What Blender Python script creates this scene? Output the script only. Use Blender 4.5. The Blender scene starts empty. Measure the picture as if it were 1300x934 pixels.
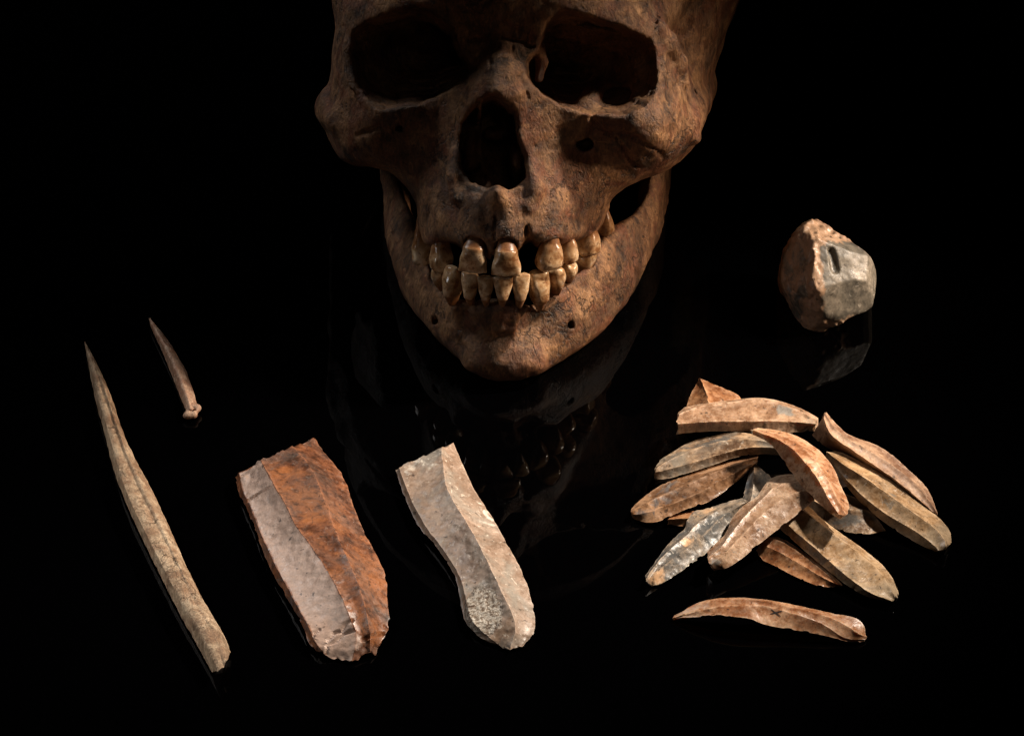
import bpy, math, random
import numpy as np
from mathutils import Vector, Matrix
from mathutils.bvhtree import BVHTree

random.seed(7)
rng = np.random.default_rng(11)
SC = bpy.context.scene
COL = SC.collection

# ------------------------------------------------------------------ camera
ELEV = math.radians(38.0)          # camera height angle above the table
DIST = 1250.0                      # mm from the aim point
FPX = 4875.0                       # focal length in units of 1/1300 of the picture width
cam_d = bpy.data.cameras.new('camera')
cam_d.sensor_width = 36.0
cam_d.lens = 36.0 * FPX / 1300.0
cam_d.clip_start = 0.05
cam_d.clip_end = 50.0
cam = bpy.data.objects.new('camera', cam_d)
COL.objects.link(cam)
cE, sE = math.cos(ELEV), math.sin(ELEV)
cam.location = (0.0, -DIST / 1000 * cE, DIST / 1000 * sE)
cam.rotation_euler = (math.pi / 2 - ELEV, 0, 0)
SC.camera = cam

# ------------------------------------------------------------------ world, lamps, exposure
W = bpy.data.worlds.new('World')
SC.world = W
W.use_nodes = True
W.node_tree.nodes['Background'].inputs[0].default_value = (0.0, 0.0, 0.0, 1)
W.node_tree.nodes['Background'].inputs[1].default_value = 0.0
SC.view_settings.view_transform = 'Standard'
SC.view_settings.look = 'None'
SC.view_settings.exposure = 0.0
SC.view_settings.gamma = 1.0


def aim(o, target):
    d = Vector(target) - o.location
    o.rotation_euler = d.to_track_quat('-Z', 'Y').to_euler()


def area(name, loc, target, size, power, color, size_y=None, spread=180):
    l = bpy.data.lights.new(name, 'AREA')
    l.energy = power
    l.color = color
    l.size = size
    l.spread = math.radians(spread)
    if size_y:
        l.shape = 'RECTANGLE'
        l.size_y = size_y
    o = bpy.data.objects.new(name, l)
    o.location = loc
    COL.objects.link(o)
    aim(o, target)
    return o


def spot(name, loc, target, power, color, angle, blend, radius):
    l = bpy.data.lights.new(name, 'SPOT')
    l.energy = power
    l.color = color
    l.spot_size = math.radians(angle)
    l.spot_blend = blend
    l.shadow_soft_size = radius
    o = bpy.data.objects.new(name, l)
    o.location = loc
    COL.objects.link(o)
    aim(o, target)
    return o


# warm snooted lamp from the right and a little behind: lights the flints and throws their shadows to the left
spot('key_lamp', (0.44, 0.13, 0.52), (0.005, -0.09, 0.0), 40.0, (1.0, 0.87, 0.73), 24, 0.9, 0.02)
# added narrow light that brightens the core, which the key cone misses
spot('added_core_light', (0.62, 0.02, 0.40), (0.108, 0.035, 0.012), 21.0, (1.0, 0.87, 0.73), 7, 0.9, 0.02)
# low lamp from the right that rakes over the cheek and jaw
spot('cheek_lamp', (0.62, 0.03, 0.24), (0.05, -0.01, 0.025), 16.5, (1.0, 0.72, 0.50), 22, 1.0, 0.025)
# cool weak lamp from the left
spot('side_lamp', (-0.50, -0.10, 0.42), (-0.14, -0.11, 0.0), 7.0, (1.0, 0.93, 0.85), 19, 0.8, 0.05)
# faint cool lamp that grazes the left side of the teeth and cheek
spot('left_rim_lamp', (-0.45, -0.22, 0.16), (0.0, 0.0, 0.035), 0.6, (0.88, 0.93, 1.0), 14, 0.9, 0.03)
# softbox high behind on the left: sheen on facets that tip that way
area('back_softbox', (-0.46, 0.30, 0.50), (-0.03, -0.10, 0.0), 0.16, 1.35, (1.0, 0.97, 0.95))
# weak soft light above the camera
area('front_fill', (0.10, -0.75, 0.75), (0.03, -0.08, 0.0), 0.20, 0.10, (1.0, 0.88, 0.76))


# ------------------------------------------------------------------ view-aligned helper frame (mm)
#   X right, Y up in the picture, Z towards the camera; world = rigid rotation of it
RT = np.array([1.0, 0, 0])
UP = np.array([0.0, sE, cE])
BK = np.array([0.0, -cE, sE])


def mm(px, py, z):
    k = (DIST - z) / FPX
    return ((px - 650.0) * k, (467.0 - py) * k, z)


def to_world(P):
    P = np.asarray(P, dtype=np.float64)
    return (P[..., 0:1] * RT + P[..., 1:2] * UP + P[..., 2:3] * BK) / 1000.0


def tbl(px, py, h):
    """world point (m) whose image is (px,py) and whose height above the table is h mm"""
    x = (px - 650.0) / FPX
    y = (467.0 - py) / FPX
    o = BK * DIST
    d = RT * x + UP * y - BK
    t = (h - o[2]) / d[2]
    return (o + d * t) / 1000.0


# ------------------------------------------------------------------ object helpers
def link(name, me, parent=None, mat=None):
    o = bpy.data.objects.new(name, me)
    COL.objects.link(o)
    if parent:
        o.parent = parent
    if mat:
        me.materials.append(mat)
    return o


def mesh_np(name, V, F, smooth=True, angle=None):
    me = bpy.data.meshes.new(name)
    V = np.asarray(V, dtype=np.float32)
    if isinstance(F, np.ndarray):
        a, b, c, d = (V[F[:, i]] for i in range(4))
        c0 = V.mean(0)
        if (np.cross(b - a, c - a) * (a - c0)).sum() + (np.cross(c - a, d - a) * (a - c0)).sum() < 0:
            F = F[:, ::-1].copy()
    else:
        c0 = V.mean(0)
        vol = sum(float(np.dot(np.cross(V[f[1]] - V[f[0]], V[f[2]] - V[f[0]]), V[f[0]] - c0)) for f in F)
        if vol < 0:
            F = [tuple(f[::-1]) for f in F]
    if isinstance(F, np.ndarray):
        n, k = F.shape
        me.vertices.add(len(V))
        me.vertices.foreach_set('co', V.ravel())
        me.loops.add(n * k)
        me.loops.foreach_set('vertex_index', F.astype(np.int32).ravel())
        me.polygons.add(n)
        me.polygons.foreach_set('loop_start', np.arange(0, n * k, k, dtype=np.int32))
        me.update(calc_edges=True)
        me.validate()
    else:
        me.from_pydata(V.tolist(), [], F)
        me.update()
    me.polygons.foreach_set('use_smooth', [smooth] * len(me.polygons))
    if angle is not None:
        me.set_sharp_from_angle(angle=math.radians(angle))
    return me


def fattr(me, name, vals):
    a = me.attributes.new(name, 'FLOAT', 'POINT')
    a.data.foreach_set('value', np.asarray(vals, dtype=np.float32))


def tag(o, label, cat, group=None, kind=None):
    o['label'] = label
    o['category'] = cat
    if group:
        o['group'] = group
    if kind:
        o['kind'] = kind


# ------------------------------------------------------------------ materials
class NT:
    def __init__(self, name):
        self.m = bpy.data.materials.new(name)
        self.m.use_nodes = True
        self.t = self.m.node_tree
        self.b = self.t.nodes['Principled BSDF']

    def n(self, typ, **kw):
        nd = self.t.nodes.new(typ)
        for k, v in kw.items():
            setattr(nd, k, v)
        return nd

    def l(self, a, b):
        self.t.links.new(a, b)

    def noise(self, scale, detail=6, rough=0.6, dist=0.0, vec=None):
        nd = self.n('ShaderNodeTexNoise')
        nd.inputs['Scale'].default_value = scale
        nd.inputs['Detail'].default_value = detail
        nd.inputs['Roughness'].default_value = rough
        nd.inputs['Distortion'].default_value = dist
        self.l(vec if vec is not None else self.co, nd.inputs['Vector'])
        return nd.outputs['Fac']

    def ramp(self, fac, stops, interp='LINEAR'):
        nd = self.n('ShaderNodeValToRGB')
        e = nd.color_ramp.elements
        nd.color_ramp.interpolation = interp
        while len(e) < len(stops):
            e.new(0.5)
        for i, (p, c) in enumerate(stops):
            e[i].position = p
            e[i].color = (*c, 1) if len(c) == 3 else c
        self.l(fac, nd.inputs[0])
        return nd.outputs['Color']

    def rng(self, fac, a, b, c=0.0, d=1.0):
        nd = self.n('ShaderNodeMapRange')
        for i, v in enumerate((a, b, c, d)):
            nd.inputs[i + 1].default_value = v
        self.l(fac, nd.inputs[0])
        return nd.outputs[0]

    def mix(self, fac, a, b, mode='MIX'):
        nd = self.n('ShaderNodeMix', data_type='RGBA', blend_type=mode)
        if isinstance(fac, (int, float)):
            nd.inputs[0].default_value = fac
        else:
            self.l(fac, nd.inputs[0])
        for s, v in ((6, a), (7, b)):
            if isinstance(v, tuple):
                nd.inputs[s].default_value = (*v, 1)
            else:
                self.l(v, nd.inputs[s])
        return nd.outputs[2]

    def math(self, op, a, b=0.0):
        nd = self.n('ShaderNodeMath', operation=op)
        for i, v in enumerate((a, b)):
            if isinstance(v, (int, float)):
                nd.inputs[i].default_value = v
            else:
                self.l(v, nd.inputs[i])
        return nd.outputs[0]

    def bump(self, h, strength, dist, prev=None):
        nd = self.n('ShaderNodeBump')
        nd.inputs['Strength'].default_value = strength
        nd.inputs['Distance'].default_value = dist
        self.l(h, nd.inputs['Height'])
        if prev is not None:
            self.l(prev, nd.inputs['Normal'])
        return nd.outputs[0]

    def coords(self):
        c = self.n('ShaderNodeTexCoord')
        self.co = c.outputs['Object']
        return self.co

    def attr(self, name):
        a = self.n('ShaderNodeAttribute', attribute_name=name)
        return a.outputs['Fac']


def bone_mat(name, dark, mid, light, sc=1.0, rough=0.5, bump=1.0, red=(0.20, 0.075, 0.035)):
    N = NT(name)
    N.coords()
    f1 = N.noise(70 * sc, 8, 0.66, 0.4)
    mp = N.n('ShaderNodeMapping')
    mp.inputs['Scale'].default_value = (1.0, 1.0, 0.45)
    mp.inputs['Rotation'].default_value = (0.5, 0.12, 0.0)
    N.l(N.co, mp.inputs['Vector'])
    f2 = N.noise(330 * sc, 8, 0.72, 0.5, vec=mp.outputs[0])
    f3 = N.noise(1300 * sc, 5, 0.75, vec=mp.outputs[0])
    c = N.ramp(f1, [(0.38, dark), (0.50, mid), (0.63, light)])
    c = N.mix(N.rng(f2, 0.42, 0.62, 0, 0.55), c, light)
    c = N.mix(N.rng(N.noise(95 * sc, 5, 0.6, 0.8), 0.48, 0.60, 0, 0.75), c, red)
    c = N.mix(N.rng(N.noise(180 * sc, 6, 0.7, 0.6), 0.56, 0.66, 0, 0.55), c, tuple(min(1, x * 1.5) for x in light))
    c = N.mix(N.rng(N.noise(45 * sc, 6, 0.65, 1.0), 0.52, 0.66, 0, 0.6), c, dark)
    c = N.mix(N.rng(f2, 0.32, 0.47, 0.75, 0), c, dark)
    # grain of the bone
    g = N.rng(f3, 0.36, 0.64, 0.55, 1.35)
    cm = N.n('ShaderNodeCombineColor')
    for k in range(3):
        N.l(g, cm.inputs[k])
    c = N.mix(1.0, c, cm.outputs[0], 'MULTIPLY')
    # small pits
    v = N.n('ShaderNodeTexVoronoi')
    v.inputs['Scale'].default_value = 600 * sc
    N.l(N.co, v.inputs['Vector'])
    pit = N.rng(v.outputs['Distance'], 0.12, 0.34)
    gate = N.rng(N.noise(130 * sc, 4, 0.6), 0.56, 0.62)
    hole = N.math('MULTIPLY', gate, N.math('SUBTRACT', 1.0, pit))
    c = N.mix(N.math('MULTIPLY', hole, 0.75), c, tuple(x * .4 for x in dark))
    # thin drying cracks
    ve = N.n('ShaderNodeTexVoronoi', feature='DISTANCE_TO_EDGE')
    ve.inputs['Scale'].default_value = 62 * sc
    dn = N.n('ShaderNodeTexNoise')
    dn.inputs['Scale'].default_value = 160 * sc
    dn.inputs['Detail'].default_value = 6
    N.l(N.co, dn.inputs['Vector'])
    ds = N.n('ShaderNodeVectorMath', operation='SCALE')
    N.l(dn.outputs['Color'], ds.inputs[0])
    ds.inputs['Scale'].default_value = 0.014 / sc
    da = N.n('ShaderNodeVectorMath', operation='ADD')
    N.l(mp.outputs[0], da.inputs[0])
    N.l(ds.outputs[0], da.inputs[1])
    N.l(da.outputs[0], ve.inputs['Vector'])
    cg = N.rng(N.noise(40 * sc, 3, 0.5), 0.50, 0.58)
    crk = N.math('MULTIPLY', N.rng(ve.outputs['Distance'], 0.0, 0.018, 1, 0), cg)
    c = N.mix(N.math('MULTIPLY', crk, 0.8), c, tuple(x * .4 for x in dark))
    N.l(c, N.b.inputs['Base Color'])
    N.l(N.rng(f2, 0.3, 0.7, rough - 0.14, rough + 0.16), N.b.inputs['Roughness'])
    N.b.inputs['Specular IOR Level'].default_value = 0.5
    b = N.bump(f1, 0.5 * bump, 0.0030 / sc)
    b = N.bump(f2, 0.85 * bump, 0.0016 / sc, b)
    b = N.bump(f3, 0.75 * bump, 0.0005 / sc, b)
    b = N.bump(N.math('SUBTRACT', 1.0, hole), 0.7 * bump, 0.0004 / sc, b)
    b = N.bump(N.math('SUBTRACT', 1.0, crk), 0.9 * bump, 0.0006 / sc, b)
    N.l(b, N.b.inputs['Normal'])
    return N.m


def tooth_mat():
    N = NT('tooth_enamel_stained')
    N.coords()
    rt = N.attr('root')
    f1 = N.noise(260, 5, 0.6)
    f2 = N.noise(900, 4, 0.6)
    en = N.ramp(f1, [(0.36, (0.19, 0.085, 0.034)), (0.5, (0.42, 0.26, 0.135)), (0.63, (0.66, 0.50, 0.33))])
    ro = N.ramp(f2, [(0.3, (0.10, 0.035, 0.012)), (0.6, (0.24, 0.105, 0.04))])
    rr = N.math('ADD', rt, N.math('MULTIPLY', N.math('SUBTRACT', f1, 0.5), 0.6))
    c = N.mix(N.rng(rr, 0.32, 0.62), en, ro)
    st = N.rng(N.noise(340, 5, 0.65, 1.2), 0.54, 0.63, 0, 0.75)
    c = N.mix(st, c, (0.12, 0.05, 0.02))
    N.l(c, N.b.inputs['Base Color'])
    N.l(N.rng(rr, 0.45, 0.7, 0.14, 0.4), N.b.inputs['Roughness'])
    N.b.inputs['Subsurface Weight'].default_value = 0.1
    N.b.inputs['Subsurface Radius'].default_value = (0.002, 0.001, 0.0005)
    N.b.inputs['Subsurface Scale'].default_value = 0.6
    b = N.bump(f1, 0.3, 0.0006)
    b = N.bump(f2, 0.25, 0.0002, b)
    N.l(b, N.b.inputs['Normal'])
    return N.m


def flint_mat(name, dark, mid, light, patch=(0.5, 0.5, 0.5), sc=1.0, rough=0.34, speck=(0.75, 0.68, 0.58), speck_amt=0.5,
              grey=None, grey_amt=0.5, trans=0.0, off=0.0):
    N = NT(name)
    N.coords()
    if off:
        mp = N.n('ShaderNodeMapping')
        mp.inputs['Location'].default_value = (off, off * 1.7, off * .6)
        N.l(N.co, mp.inputs['Vector'])
        N.co = mp.outputs[0]
    f1 = N.noise(75 * sc, 8, 0.62, 0.5)
    f2 = N.noise(420 * sc, 6, 0.7)
    f3 = N.noise(1500 * sc, 3, 0.7)
    c = N.ramp(f1, [(0.38, dark), (0.5, mid), (0.61, light)])
    c = N.mix(N.rng(f2, 0.47, 0.62, 0, 0.38), c, light)
    c = N.mix(N.rng(f2, 0.36, 0.48, 0.6, 0), c, dark)
    f4 = N.noise(190 * sc, 7, 0.7, 1.6)
    c = N.mix(N.rng(f4, 0.52, 0.62, 0, 0.65), c, dark)
    if grey:
        c = N.mix(N.rng(N.noise(60 * sc, 5, 0.6, 1.0), 0.46, 0.62, 0, grey_amt), c, grey)
    pa = N.attr('patch')
    pw = N.noise(170 * sc, 6, 0.65, 0.6)
    pn = N.math('ADD', pa, N.math('MULTIPLY', N.math('SUBTRACT', pw, 0.5), N.rng(pa, 0.90, 0.94, 3.0, 0.0)))
    pm = N.math('MULTIPLY', N.rng(pn, 0.35, 0.65), N.rng(pa, 0.0, 0.05))
    c = N.mix(pm, c, N.mix(N.rng(f2, 0.3, 0.7), patch, tuple(min(1, x * 1.35) for x in patch)))
    sp = N.rng(N.noise(300 * sc, 6, 0.75, 2.0), 0.585, 0.65, 0, speck_amt)
    c = N.mix(sp, c, speck)
    g = N.rng(f3, 0.34, 0.66, 0.84, 1.14)
    cm = N.n('ShaderNodeCombineColor')
    for k in range(3):
        N.l(g, cm.inputs[k])
    c = N.mix(1.0, c, cm.outputs[0], 'MULTIPLY')
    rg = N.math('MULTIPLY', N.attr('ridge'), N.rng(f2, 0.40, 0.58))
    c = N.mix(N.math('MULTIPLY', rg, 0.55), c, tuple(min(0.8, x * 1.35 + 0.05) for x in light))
    dk = N.rng(N.noise(600 * sc, 2, 0.5, 0.5), 0.66, 0.72, 0, 0.8)
    c = N.mix(dk, c, (0.03, 0.018, 0.012))
    N.l(c, N.b.inputs['Base Color'])
    N.l(N.rng(f2, 0.35, 0.65, rough - 0.14, rough + 0.14), N.b.inputs['Roughness'])
    N.b.inputs['Specular IOR Level'].default_value = 0.5
    if trans:
        N.b.inputs['Subsurface Weight'].default_value = trans
        N.b.inputs['Subsurface Radius'].default_value = (0.004, 0.002, 0.001)
        N.b.inputs['Subsurface Scale'].default_value = 1.0
    # conchoidal ripples + grain
    w = N.n('ShaderNodeTexWave')
    w.wave_type = 'RINGS'
    w.inputs['Scale'].default_value = 95
    w.inputs['Distortion'].default_value = 9
    w.inputs['Detail'].default_value = 3
    w.inputs['Detail Scale'].default_value = 1.3
    N.l(N.co, w.inputs['Vector'])
    b = N.bump(w.outputs['Fac'], 0.06, 0.0012)
    b = N.bump(N.noise(150 * sc, 4, 0.5), 0.24, 0.0020, b)
    b = N.bump(f2, 0.20, 0.0006, b)
    b = N.bump(f3, 0.16, 0.00016, b)
    # rough crust with holes
    cr = N.attr('crust')
    v = N.n('ShaderNodeTexVoronoi')
    v.inputs['Scale'].default_value = 850
    v.inputs['Randomness'].default_value = 1.0
    mx = N.n('ShaderNodeVectorMath', operation='ADD')
    nv = N.n('ShaderNodeTexNoise')
    nv.inputs['Scale'].default_value = 700
    N.l(N.co, nv.inputs['Vector'])
    sc_ = N.n('ShaderNodeVectorMath', operation='SCALE')
    N.l(nv.outputs['Color'], sc_.inputs[0])
    sc_.inputs['Scale'].default_value = 0.0012
    N.l(N.co, mx.inputs[0])
    N.l(sc_.outputs[0], mx.inputs[1])
    N.l(mx.outputs[0], v.inputs['Vector'])
    cm2 = N.rng(N.math('ADD', cr, N.math('MULTIPLY', N.math('SUBTRACT', f2, 0.5), 1.2)), 0.45, 0.6)
    cm2 = N.math('MULTIPLY', cm2, N.rng(cr, 0.0, 0.1))
    pitc = N.rng(v.outputs['Distance'], 0.22, 0.62, 1, 0)
    crn = N.noise(900, 5, 0.75, 0.8)
    crc = N.ramp(N.math('ADD', N.math('MULTIPLY', pitc, 0.06), N.math('MULTIPLY', crn, 0.96)), [(0.40, (0.13, 0.075, 0.045)), (0.47, (0.42, 0.33, 0.25)), (0.55, (0.76, 0.70, 0.62))])
    c = N.mix(cm2, c, crc)
    N.l(c, N.b.inputs['Base Color'])
    b = N.bump(N.math('MULTIPLY', crn, cm2), 1.0, 0.0016, b)
    N.l(b, N.b.inputs['Normal'])
    return N.m


# ------------------------------------------------------------------ the table
def make_table():
    N = NT('polished_black_glass')
    N.coords()
    N.b.inputs['Base Color'].default_value = (0.0003, 0.0003, 0.0004, 1)
    N.l(N.rng(N.noise(9, 4), 0.3, 0.7, 0.0, 0.02), N.b.inputs['Roughness'])
    N.b.inputs['IOR'].default_value = 1.20
    s = 1.5
    V = [(-s, -s, 0), (s, -s, 0), (s, s, 0), (-s, s, 0), (-s, -s, -.02), (s, -s, -.02), (s, s, -.02), (-s, s, -.02)]
    F = [(0, 1, 2, 3), (7, 6, 5, 4), (0, 4, 5, 1), (1, 5, 6, 2), (2, 6, 7, 3), (3, 7, 4, 0)]
    o = link('table_surface', mesh_np('table_surface', V, F, smooth=False), None, N.m)
    o['kind'] = 'structure'
    o['label'] = 'polished black glass surface under all the finds'


make_table()


# ------------------------------------------------------------------ signed distance modelling (numpy)
class Grid:
    def __init__(self, x0, x1, y0, y1, z0, z1, h):
        self.h = h
        self.o = np.array([x0, y0, z0], dtype=np.float32)
        self.x = np.arange(x0, x1, h, dtype=np.float32)
        self.y = np.arange(y0, y1, h, dtype=np.float32)
        self.z = np.arange(z0, z1, h, dtype=np.float32)
        self.d = np.full((len(self.x), len(self.y), len(self.z)), 50.0, dtype=np.float32)

    def sl(self, lo, hi):
        s = []
        for a, (l, u) in zip((self.x, self.y, self.z), zip(lo, hi)):
            i0 = int(np.searchsorted(a, l))
            i1 = int(np.searchsorted(a, u))
            s.append(slice(max(0, i0), max(0, i1)))
        return tuple(s)

    def axes(self, s):
        return self.x[s[0]][:, None, None], self.y[s[1]][None, :, None], self.z[s[2]][None, None, :]


def smin(a, b, k):
    h = np.maximum(k - np.abs(a - b), 0.0) / k
    return np.minimum(a, b) - h * h * k * 0.25


def smax(a, b, k):
    h = np.maximum(k - np.abs(a - b), 0.0) / k
    return np.maximum(a, b) + h * h * k * 0.25


def op(g, s, dd, k, mode):
    cur = g.d[s]
    if mode == 'add':
        g.d[s] = smin(cur, dd, k) if k > 0 else np.minimum(cur, dd)
    elif mode == 'sub':
        g.d[s] = smax(cur, -dd, k) if k > 0 else np.maximum(cur, -dd)
    elif mode == 'and':
        g.d[s] = smax(cur, dd, k) if k > 0 else np.maximum(cur, dd)


def ell(g, c, r, k=3.0, mode='add', rot=None, full=False):
    c = np.array(c, dtype=np.float32)
    r = np.array(r, dtype=np.float32)
    R = max(r) + k + 4
    s = g.sl(c - R, c + R) if not full else (slice(None),) * 3
    X, Y, Z = g.axes(s)
    X = X - c[0]; Y = Y - c[1]; Z = Z - c[2]
    if rot is not None:
        m = np.array(Matrix(rot).transposed() if not hasattr(rot, 'to_matrix') else rot.to_matrix().transposed())
        X, Y, Z = (m[0, 0] * X + m[0, 1] * Y + m[0, 2] * Z, m[1, 0] * X + m[1, 1] * Y + m[1, 2] * Z,
                   m[2, 0] * X + m[2, 1] * Y + m[2, 2] * Z)
    k0 = np.sqrt((X / r[0]) ** 2 + (Y / r[1]) ** 2 + (Z / r[2]) ** 2)
    k1 = np.sqrt((X / r[0] ** 2) ** 2 + (Y / r[1] ** 2) ** 2 + (Z / r[2] ** 2) ** 2) + 1e-9
    op(g, s, (k0 * (k0 - 1.0) / k1).astype(np.float32), k, mode)


def cone(g, a, b, ra, rb, k=2.0, mode='add'):
    a = np.array(a, dtype=np.float32)
    b = np.array(b, dtype=np.float32)
    R = max(ra, rb) + k + 2.5
    s = g.sl(np.minimum(a, b) - R, np.maximum(a, b) + R)
    X, Y, Z = g.axes(s)
    ab = b - a
    L2 = float((ab ** 2).sum()) + 1e-9
    t = np.clip(((X - a[0]) * ab[0] + (Y - a[1]) * ab[1] + (Z - a[2]) * ab[2]) / L2, 0, 1)
    dd = np.sqrt((X - a[0] - t * ab[0]) ** 2 + (Y - a[1] - t * ab[1]) ** 2 + (Z - a[2] - t * ab[2]) ** 2) - (ra + (rb - ra) * t)
    op(g, s, dd.astype(np.float32), k, mode)


def chain(g, pts, radii, k=2.0, mode='add'):
    for i in range(len(pts) - 1):
        cone(g, pts[i], pts[i + 1], radii[i], radii[i + 1], k, mode)


def tps_fit(P, z, lam=0.002):
    P = np.asarray(P, dtype=np.float64)
    n = len(P)
    D = np.sqrt(((P[:, None] - P[None]) ** 2).sum(-1))
    K = np.where(D > 0, D * D * np.log(D + 1e-12), 0)
    K += np.eye(n) * lam * n
    A = np.zeros((n + 3, n + 3))
    A[:n, :n] = K
    A[:n, n] = 1; A[:n, n + 1:] = P
    A[n, :n] = 1; A[n + 1:, :n] = P.T
    w = np.linalg.solve(A, np.concatenate([z, np.zeros(3)]))

    def f(Q):
        Q = np.asarray(Q, dtype=np.float64)
        out = np.zeros(len(Q))
        for i in range(0, len(Q), 20000):
            q = Q[i:i + 20000]
            d = np.sqrt(((q[:, None] - P[None]) ** 2).sum(-1))
            k = np.where(d > 0, d * d * np.log(d + 1e-12), 0)
            out[i:i + 20000] = k @ w[:n] + w[n] + q @ w[n + 1:]
        return out
    return f


def height(g, marks):
    """thin-plate surface z=H(x,y) through picture landmarks; returns grid field, its slope factor and a px-space lookup"""
    M = np.array(marks, dtype=np.float64)
    fpx = tps_fit(M[:, :2] / 100.0, M[:, 2])
    mmx = np.array([mm(a, b, c) for a, b, c in marks])
    f = tps_fit(mmx[:, :2] / 25.0, mmx[:, 2])
    XX, YY = np.meshgrid(g.x, g.y, indexing='ij')
    H = f(np.stack([XX.ravel(), YY.ravel()], 1) / 25.0).reshape(XX.shape).astype(np.float32)
    gx, gy = np.gradient(H, g.h)
    c = 1.0 / np.sqrt(1 + gx * gx + gy * gy)

    def zat(px, py):
        return float(fpx(np.array([[px / 100.0, py / 100.0]]))[0])
    return H, c.astype(np.float32), zat


def chaikin(P, n=2):
    P = np.asarray(P, dtype=np.float64)
    for _ in range(n):
        Q = np.roll(P, -1, 0)
        P = np.stack([P * .75 + Q * .25, P * .25 + Q * .75], 1).reshape(-1, 2)
    return P


def poly2d(g, P):
    """signed distance (mm) to a closed polygon on the grid's x,y plane"""
    XX, YY = np.meshgrid(g.x, g.y, indexing='ij')
    d2 = np.full(XX.shape, 1e9, dtype=np.float64)
    inside = np.zeros(XX.shape, dtype=bool)
    n = len(P)
    for i in range(n):
        a = P[i]; b = P[(i + 1) % n]
        e = b - a
        wx = XX - a[0]; wy = YY - a[1]
        t = np.clip((wx * e[0] + wy * e[1]) / (e @ e + 1e-12), 0, 1)
        d2 = np.minimum(d2, (wx - e[0] * t) ** 2 + (wy - e[1] * t) ** 2)
        cross = ((a[1] <= YY) != (b[1] <= YY)) & (XX < (b[0] - a[0]) * (YY - a[1]) / (b[1] - a[1] + 1e-12) + a[0])
        inside ^= cross
    d = np.sqrt(d2)
    return np.where(inside, -d, d).astype(np.float32)


def px_poly(g, pts, zat=None, z=None, smooth=2, jit=0.0):
    P = np.array([mm(a, b, zat(a, b) if z is None else z)[:2] for a, b in pts])
    P = chaikin(P, smooth)
    if jit:
        P = P + np.random.default_rng(len(pts)).normal(size=P.shape) * jit
    return poly2d(g, P)


def shift2(D, g, dx, dy):
    """value of field D at (x-dx, y-dy), whole voxels"""
    i = int(round(dx / g.h)); j = int(round(dy / g.h))
    nx, ny = D.shape
    ix = np.clip(np.arange(nx) - i, 0, nx - 1)
    iy = np.clip(np.arange(ny) - j, 0, ny - 1)
    return D[np.ix_(ix, iy)]


def up1(A, n, axis):
    m = A.shape[axis]
    t = np.linspace(0, m - 1.001, n)
    i = t.astype(int)
    f = (t - i).astype(np.float32)
    f = f * f * (3 - 2 * f)
    sh = [1] * A.ndim
    sh[axis] = n
    f = f.reshape(sh)
    return np.take(A, i, axis) * (1 - f) + np.take(A, i + 1, axis) * f


def noise3(g, wl, seed):
    r = np.random.default_rng(seed)
    n = [max(2, int(len(a) * g.h / wl) + 2) for a in (g.x, g.y, g.z)]
    A = (r.random(n, dtype=np.float32) - 0.5) * 2
    for ax, a in enumerate((g.x, g.y, g.z)):
        A = up1(A, len(a), ax)
    return A


def surface_nets(g):
    d = g.d
    S = d < 0
    nx, ny, nz = d.shape
    cx, cy, cz = nx - 1, ny - 1, nz - 1
    cid, pos, quads = [], [], []
    ax_off = [((0, 0, 0), (0, -1, 0), (0, -1, -1), (0, 0, -1)),
              ((0, 0, 0), (0, 0, -1), (-1, 0, -1), (-1, 0, 0)),
              ((0, 0, 0), (-1, 0, 0), (-1, -1, 0), (0, -1, 0))]
    for ax in range(3):
        a = [slice(None)] * 3; b = [slice(None)] * 3
        a[ax] = slice(0, -1); b[ax] = slice(1, None)
        E = np.argwhere(S[tuple(a)] != S[tuple(b)])
        # interior only
        for o in range(3):
            if o != ax:
                E = E[(E[:, o] > 0) & (E[:, o] < d.shape[o] - 1)]
        B = E.copy(); B[:, ax] += 1
        da = d[E[:, 0], E[:, 1], E[:, 2]]
        db = d[B[:, 0], B[:, 1], B[:, 2]]
        t = da / (da - db)
        p = E.astype(np.float32)
        p[:, ax] += t
        q = []
        for of in ax_off[ax]:
            C = E + np.array(of)
            idx = (C[:, 0] * cy + C[:, 1]) * cz + C[:, 2]
            cid.append(idx); pos.append(p); q.append(idx)
        Q = np.stack(q, 1)
        flip = da > 0
        Q[flip] = Q[flip][:, ::-1]
        quads.append(Q)
    cid = np.concatenate(cid); pos = np.concatenate(pos); quads = np.concatenate(quads)
    u, inv = np.unique(cid, return_inverse=True)
    cnt = np.bincount(inv).astype(np.float32)
    V = np.stack([np.bincount(inv, weights=pos[:, i]) / cnt for i in range(3)], 1).astype(np.float32)
    F = np.searchsorted(u, quads)
    V = V * g.h + g.o
    return V, F


def relax(V, F, it=2, w=0.5):
    a = np.concatenate([F[:, 0], F[:, 1], F[:, 2], F[:, 3]])
    b = np.concatenate([F[:, 1], F[:, 2], F[:, 3], F[:, 0]])
    cnt = np.bincount(a, minlength=len(V)) + np.bincount(b, minlength=len(V))
    for _ in range(it):
        A = np.stack([np.bincount(a, weights=V[b, i], minlength=len(V)) + np.bincount(b, weights=V[a, i], minlength=len(V)) for i in range(3)], 1)
        V = V * (1 - w) + w * A / np.maximum(cnt, 1)[:, None]
    return V


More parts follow.
